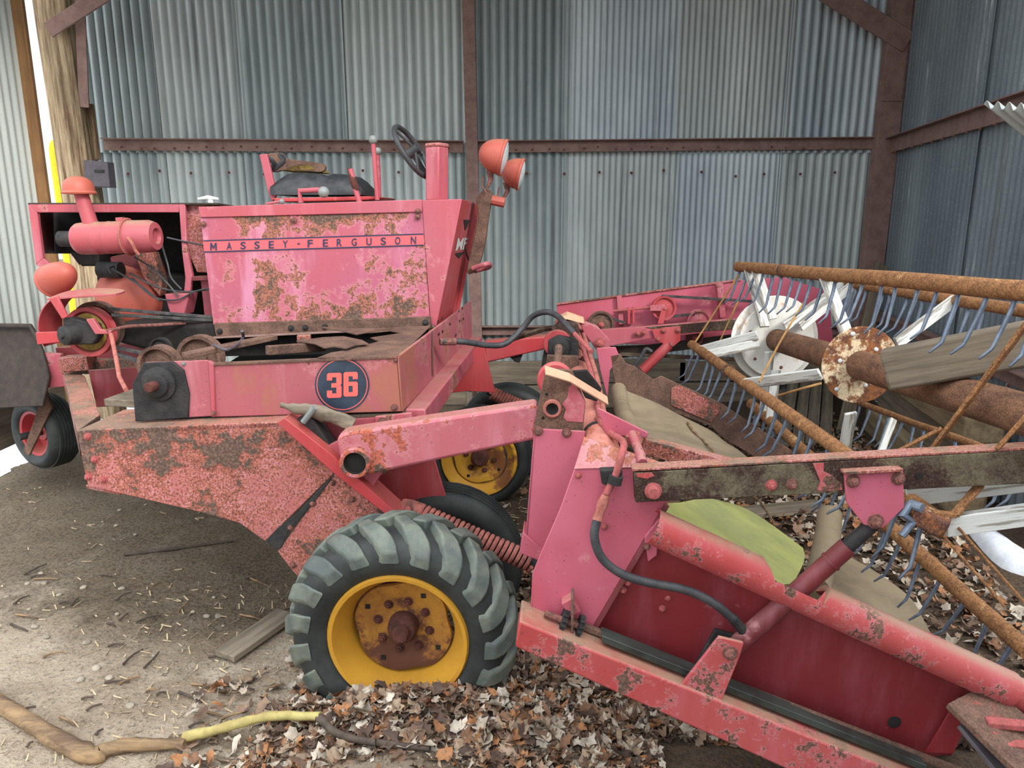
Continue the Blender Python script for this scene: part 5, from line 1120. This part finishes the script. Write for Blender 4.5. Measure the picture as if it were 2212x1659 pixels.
# boards laid side by side: feet on the ground, heads on the sill boards of the back wall
for i, (x0, y0, x1, y1) in enumerate(((1690, 965, 1718, 800), (1722, 966, 1742, 812), (1752, 962, 1766, 810), (1782, 964, 1790, 822), (1658, 962, 1692, 846))):
    o = wood_bar('leaning_board', foot(x0, y0, 0.012), PY(x1, y1, WY - (0.19 if i == 4 else 0.158)), 0.082, 0.025, (0, -0.2, 1), m['greywood'][0])
    tag(o, 'weathered grey board leaning behind the reel discs', 'board', 'boards leaning behind the reel')
o = wood_bar('leaning_board', foot(1822, 935, 0.03), PY(1905, 572, 6.05), 0.10, 0.025, V, m['greywood'][0])
tag(o, 'long dark board propped against the wall behind the upper reel bat', 'board')
tag(wood_bar('scrap_board', foot(1702, 992, 0.02), foot(1806, 982, 0.02), 0.10, 0.03, Z, m['greywood'][0]), 'short scrap board lying flat below the leaning boards', 'board')
tag(wood_bar('scrap_board', foot(1585, 1110, 0.026), foot(1775, 1092, 0.026), 0.12, 0.03, Z, m['greywood'][0]), 'grey board on the leaves behind the green canvas', 'board')
tag(wood_bar('scrap_board', PZ(485, 1418, 0.02), PZ(620, 1325, 0.03), 0.10, 0.025, Z, m['greywood'][0]), 'pale board lying beside the lugged drive tire', 'board')
m['tanwood'] = wood('tan_beam_wood', (156, 138, 110), (118, 102, 80), 0)
for i, (off, zz, mt, lab) in enumerate(((0.24, 0.185, 'canvas', 'tan beam lying along the right wall, lowest in the stack'), (0.17, 0.38, 'greywood', 'grey timber beam lying along the right wall, between the two tan beams'), (0.20, 0.575, 'canvas', 'tan beam lying on the grey beam by the right wall'))):
    a_ = CORNER + RD * 1.25 + RN * off; b_ = CORNER + RD * 2.85 + RN * off
    tag(wood_bar('timber_beam', a_ + Z * zz, b_ + Z * zz, 0.2, 0.2, Z, m['tanwood'] if mt == 'canvas' else m['greywood'][0], None, 0.02), lab, 'beam')
def branch(pts, rs, mat, label, n=5, name='fallen_branch', cat='branch', group=None):
    c_ = curve(pts, n); b = NB(); k = len(c_)
    rr = [rs[0] + (rs[1] - rs[0]) * i / (k - 1) for i in range(k)]
    tube(b, c_, rr, 8)
    for v in b.verts: v.co += noise.noise_vector(v.co * 30) * rr[0] * 0.35
    return lone(name, b, mat, label, cat, 0, group, smooth=60)
G = lambda x, y, dz=0.02: (lambda p: Vector((p.x, p.y, ground_h(p.x, p.y) + dz)))(PZ(x, y, 0.03))
m['bark'] = wood('peeling_bark', (150, 124, 92), (92, 74, 60), 0)
m['palebark'] = plain('pale_green_bark', (176, 164, 104), (150, 134, 84), rough=0.8)
m['darkbark'] = plain('dark_wet_bark', (82, 70, 60), (62, 52, 46), rough=0.8)
branch([G(-60, 1470), G(20, 1530), G(110, 1580), G(195, 1620), G(215, 1618)], (0.026, 0.030), m['bark'], 'thick peeling branch lying at the edge of the leaves')
branch([G(195, 1622), G(260, 1602), G(330, 1602), G(400, 1598)], (0.026, 0.018), m['bark'], 'knotty branch joined to the end of the thick peeling branch')
branch([G(395, 1590, 0.03), G(470, 1586, 0.05), G(580, 1578, 0.06), G(695, 1588, 0.055)], (0.016, 0.014), m['palebark'], 'pale green branch lying on the leaves')
branch([G(690, 1588, 0.055), G(730, 1618, 0.055), G(790, 1636, 0.055), G(930, 1648, 0.05)], (0.013, 0.010), m['darkbark'], 'dark bent branch below the lugged drive tire')
branch([G(268, 1196, 0.01), G(380, 1185, 0.01), G(505, 1168, 0.01)], (0.010, 0.007), m['darkbark'], 'straight dark stick under the windrower frame')
branch([foot(1600, 1055, 0.04), foot(1640, 1082, 0.055), foot(1656, 1104, 0.046), foot(1672, 1130, 0.03)], (0.008, 0.006), m['bark'], 'thin pale stick lying across the grey board behind the green canvas')
def on_canvas(px, py):
    p = min(first_canvas[0], key=lambda q: (proj(q)[0] - px) ** 2 + (proj(q)[1] - py) ** 2)
    return p + Z * 0.007 - V * 0.004
branch([on_canvas(1484, 912), on_canvas(1500, 935), on_canvas(1520, 962), on_canvas(1548, 985)], (0.006, 0.004), m['bark'], 'thin twig lying on the tan canvas')
for i in range(46):
    x, y = rnd.uniform(10, 600), rnd.uniform(1230, 1640)
    a = rnd.uniform(-0.9, 0.5); l = rnd.uniform(18, 60)
    branch([G(x, y, 0.008), G(x + l * 0.5 * math.cos(a) + rnd.uniform(-4, 4), y + l * 0.4 * math.sin(a), 0.012), G(x + l * math.cos(a), y + l * 0.8 * math.sin(a), 0.008)], (0.005, 0.003), m['darkbark'] if i % 3 else m['bark'],
           'thin %s twig scattered on the bare earth' % ('dark' if i % 3 else 'pale barked'), 3, 'dry_twig', 'twig', '%s twigs on the earth' % ('dark' if i % 3 else 'pale'))
m['stone'] = plain('pale_stone', (158, 148, 132), (120, 110, 98), rough=0.9)
for i in range(40):
    x, y = rnd.uniform(0, 520), rnd.uniform(1040, 1560); p = G(x, y, 0.004); r0_ = rnd.uniform(0.006, 0.016)
    b = NB(); ball(b, p, r0_, 8)
    for v in b.verts: v.co = p + (v.co - p) * (1 + 0.35 * noise.noise(v.co * 60)); v.co.z = p.z + (v.co.z - p.z) * 0.55
    lone('pebble', b, 'stone', 'small pale pebble on the bare earth', 'pebble', 0, 'pebbles on the earth', smooth=60)
# chopped straw and chips trodden into the earth
m['straw'] = plain('bleached_straw', (186, 168, 136), (150, 128, 98), rough=0.9)
cr_ = random.Random(11); vs2, fs2 = [], []
for i in range(5200):
    x, y = cr_.uniform(-3.2, 0.2), cr_.uniform(1.5, 4.4)
    if noise.noise(Vector((x * 1.3, y * 1.3, 9))) + 0.25 * (x + 1.2) - 0.15 * (y - 2.2) < cr_.uniform(-0.5, 0.35): continue
    a = cr_.uniform(0, 3.14); l = cr_.uniform(0.006, 0.026); w2 = cr_.uniform(0.0008, 0.0028); z = ground_h(x, y) + 0.004
    c, s = math.cos(a), math.sin(a); k = len(vs2); t2 = cr_.uniform(-0.006, 0.008)
    vs2 += [(x - c * l - s * w2, y - s * l + c * w2, z), (x - c * l + s * w2, y - s * l - c * w2, z + 0.002), (x + c * l + s * w2, y + s * l - c * w2, z + 0.002 + t2), (x + c * l - s * w2, y + s * l + c * w2, z + t2)]
    fs2.append((k, k + 1, k + 2, k + 3))
me = bpy.data.meshes.new('straw_litter'); me.from_pydata(vs2, [], fs2); me.materials.append(m['straw'])
o = bpy.data.objects.new('straw_litter', me); COL.objects.link(o)
tag(o, 'bleached chopped straw trodden into the bare earth floor', 'straw', None, 'stuff')
# dry leaves: a few lobed meshes; the three hundred nearest are single objects, the rest one drift
leafcol = [(156, 134, 112), (178, 164, 146), (126, 92, 68), (104, 80, 64), (196, 184, 168), (162, 112, 74), (142, 116, 96), (88, 70, 60)]
m['leaf'] = [plain('dry_leaf_%d' % i, c, [x * 0.8 for x in c], rough=0.8, scale=30) for i, c in enumerate(leafcol)]
def leaf_verts(kind, r_):
    if kind == 0: out = [(0, -1.0), (0.3, -0.62), (0.7, -0.55), (0.68, -0.15), (0.95, 0.25), (0.6, 0.42), (0.42, 0.9), (0.08, 0.8), (-0.3, 1.0), (-0.5, 0.48), (-0.95, 0.35), (-0.7, -0.1), (-0.75, -0.5), (-0.3, -0.6)]
    else: out = [(0, -1.1), (0.3, -0.6), (0.42, 0), (0.3, 0.6), (0, 1.1), (-0.32, 0.55), (-0.45, 0), (-0.3, -0.6)]
    cu, cv = r_.uniform(-0.9, 1.5), r_.uniform(-0.6, 1.0); sx_, sy_ = r_.uniform(0.55, 1.0), r_.uniform(0.8, 1.15)
    vv = [Vector((0, 0, 0))] + [Vector((x * sx_ + r_.uniform(-0.1, 0.1), y * sy_ + r_.uniform(-0.1, 0.1), cu * x * x * 0.6 + cv * y * y * 0.5 + r_.uniform(-0.2, 0.2))) for x, y in out]
    return vv
SN0, SN1 = PZ(2100, 1155, 0.1).xy, PZ(2240, 1245, 0.1).xy
def leaf_place(r_):
    while True:
        # three drifts: front of the drive wheel, between the wheels and header, and the right-hand side
        k = r_.random()
        if k < 0.62: x, y = r_.uniform(-1.1, 1.6), r_.uniform(1.55, 2.5)
        elif k < 0.82: x, y = r_.uniform(-0.5, 0.7), r_.uniform(2.3, 5.4)
        else: x, y = r_.uniform(0.5, 2.6), r_.uniform(2.2, 5.6)
        if x > 0.45 and 1.82 < x * V.x + y * V.y < 2.06: continue
        if x > 3.15 - 0.19 * (6.4 - y) - 0.40: continue
        f_ = max(0, min(1, (Vector((x, y)) - SN0).dot(SN1 - SN0) / (SN1 - SN0).length_squared))
        if (Vector((x, y)) - SN0.lerp(SN1, f_)).length < 0.10: continue
        edge = -0.95 + 0.55 * max(0, y - 1.75) + 0.22 * noise.noise(Vector((x * 2, y * 2, 5)))
        if x < edge and r_.random() > 0.10 * math.exp((x - edge) * 3): continue
        if (Vector((x, y)) - Vector((nw.x, nw.y))).length < 0.30 and y > nw.y - 0.13: continue
        return x, y
lr = random.Random(7); LN_ = 22000; items = []
for i in range(LN_):
    x, y = leaf_place(lr); s_ = lr.uniform(0.014, 0.034)
    lift = lr.random() ** 2 * 0.03
    items.append((math.hypot(x, y), x, y, s_, lift))
def visible(x, y, z):
    px, py, zc = proj(Vector((x, y, z)))
    return 0 < px < 2212 and 0 < py < 1650
items.sort()
big = [t for t in items if t[3] > 0.026 and t[1] < 0.32 and visible(t[1], t[2], 0.05) and t[2] < 2.15][:300]
bigset = set(id(t) for t in big)
shared = []
for i in range(12):
    b = NB(); vv = [b.verts.new(v) for v in leaf_verts(0 if i < 9 else 1, lr)]
    for k in range(1, len(vv)): b.faces.new((vv[0], vv[k], vv[k % (len(vv) - 1) + 1]))
    me = bpy.data.meshes.new('dry_leaf'); b.to_mesh(me); b.free(); me.shade_smooth(); me.materials.append(m['leaf'][i % 8]); shared.append(me)
for t in big:
    ki = lr.randrange(12); o = bpy.data.objects.new('dry_leaf', shared[ki]); COL.objects.link(o)
    o.location = (t[1], t[2], ground_h(t[1], t[2]) + 0.022 + t[4]); o.scale = (t[3] * 1.15,) * 3
    o.rotation_euler = (lr.uniform(-0.7, 0.7), lr.uniform(-0.7, 0.7), lr.uniform(0, 6.28))
    kc = ('tan', 'pale grey brown', 'chestnut brown', 'dark brown', 'bleached cream', 'orange brown', 'dull brown', 'blackish brown')[ki % 8]; ks = 'lobed' if ki < 9 else 'narrow'
    tag(o, '%s %s dry leaf in the drift before the lugged tire' % (kc, ks), 'leaf', '%s %s leaves before the drive wheel' % (kc, ks))
vsl, fsl, mi = [], [], []
for t in items:
    if id(t) in bigset: continue
    base = len(vsl); vv = leaf_verts(0 if lr.random() < 0.72 else 1, lr)
    mat_ = Matrix.Translation((t[1], t[2], ground_h(t[1], t[2]) + 0.008 + t[4])) @ Matrix.Rotation(lr.uniform(0, 6.28), 4, 'Z') @ Matrix.Rotation(lr.uniform(-0.7, 0.7), 4, 'X') @ Matrix.Rotation(lr.uniform(-0.6, 0.6), 4, 'Y') @ Matrix.Scale(t[3], 4)
    vsl += [mat_ @ v for v in vv]; k_ = lr.randrange(8)
    for k in range(1, len(vv)): fsl.append((base, base + k, base + k % (len(vv) - 1) + 1)); mi.append(k_)
me = bpy.data.meshes.new('leaf_litter'); me.from_pydata([tuple(v) for v in vsl], [], fsl)
for x in m['leaf']: me.materials.append(x)
me.polygons.foreach_set('material_index', mi); me.shade_smooth()
o = bpy.data.objects.new('leaf_litter', me); COL.objects.link(o)
tag(o, 'deep drift of dry brown leaves around the wheels and header', 'leaves', None, 'stuff')
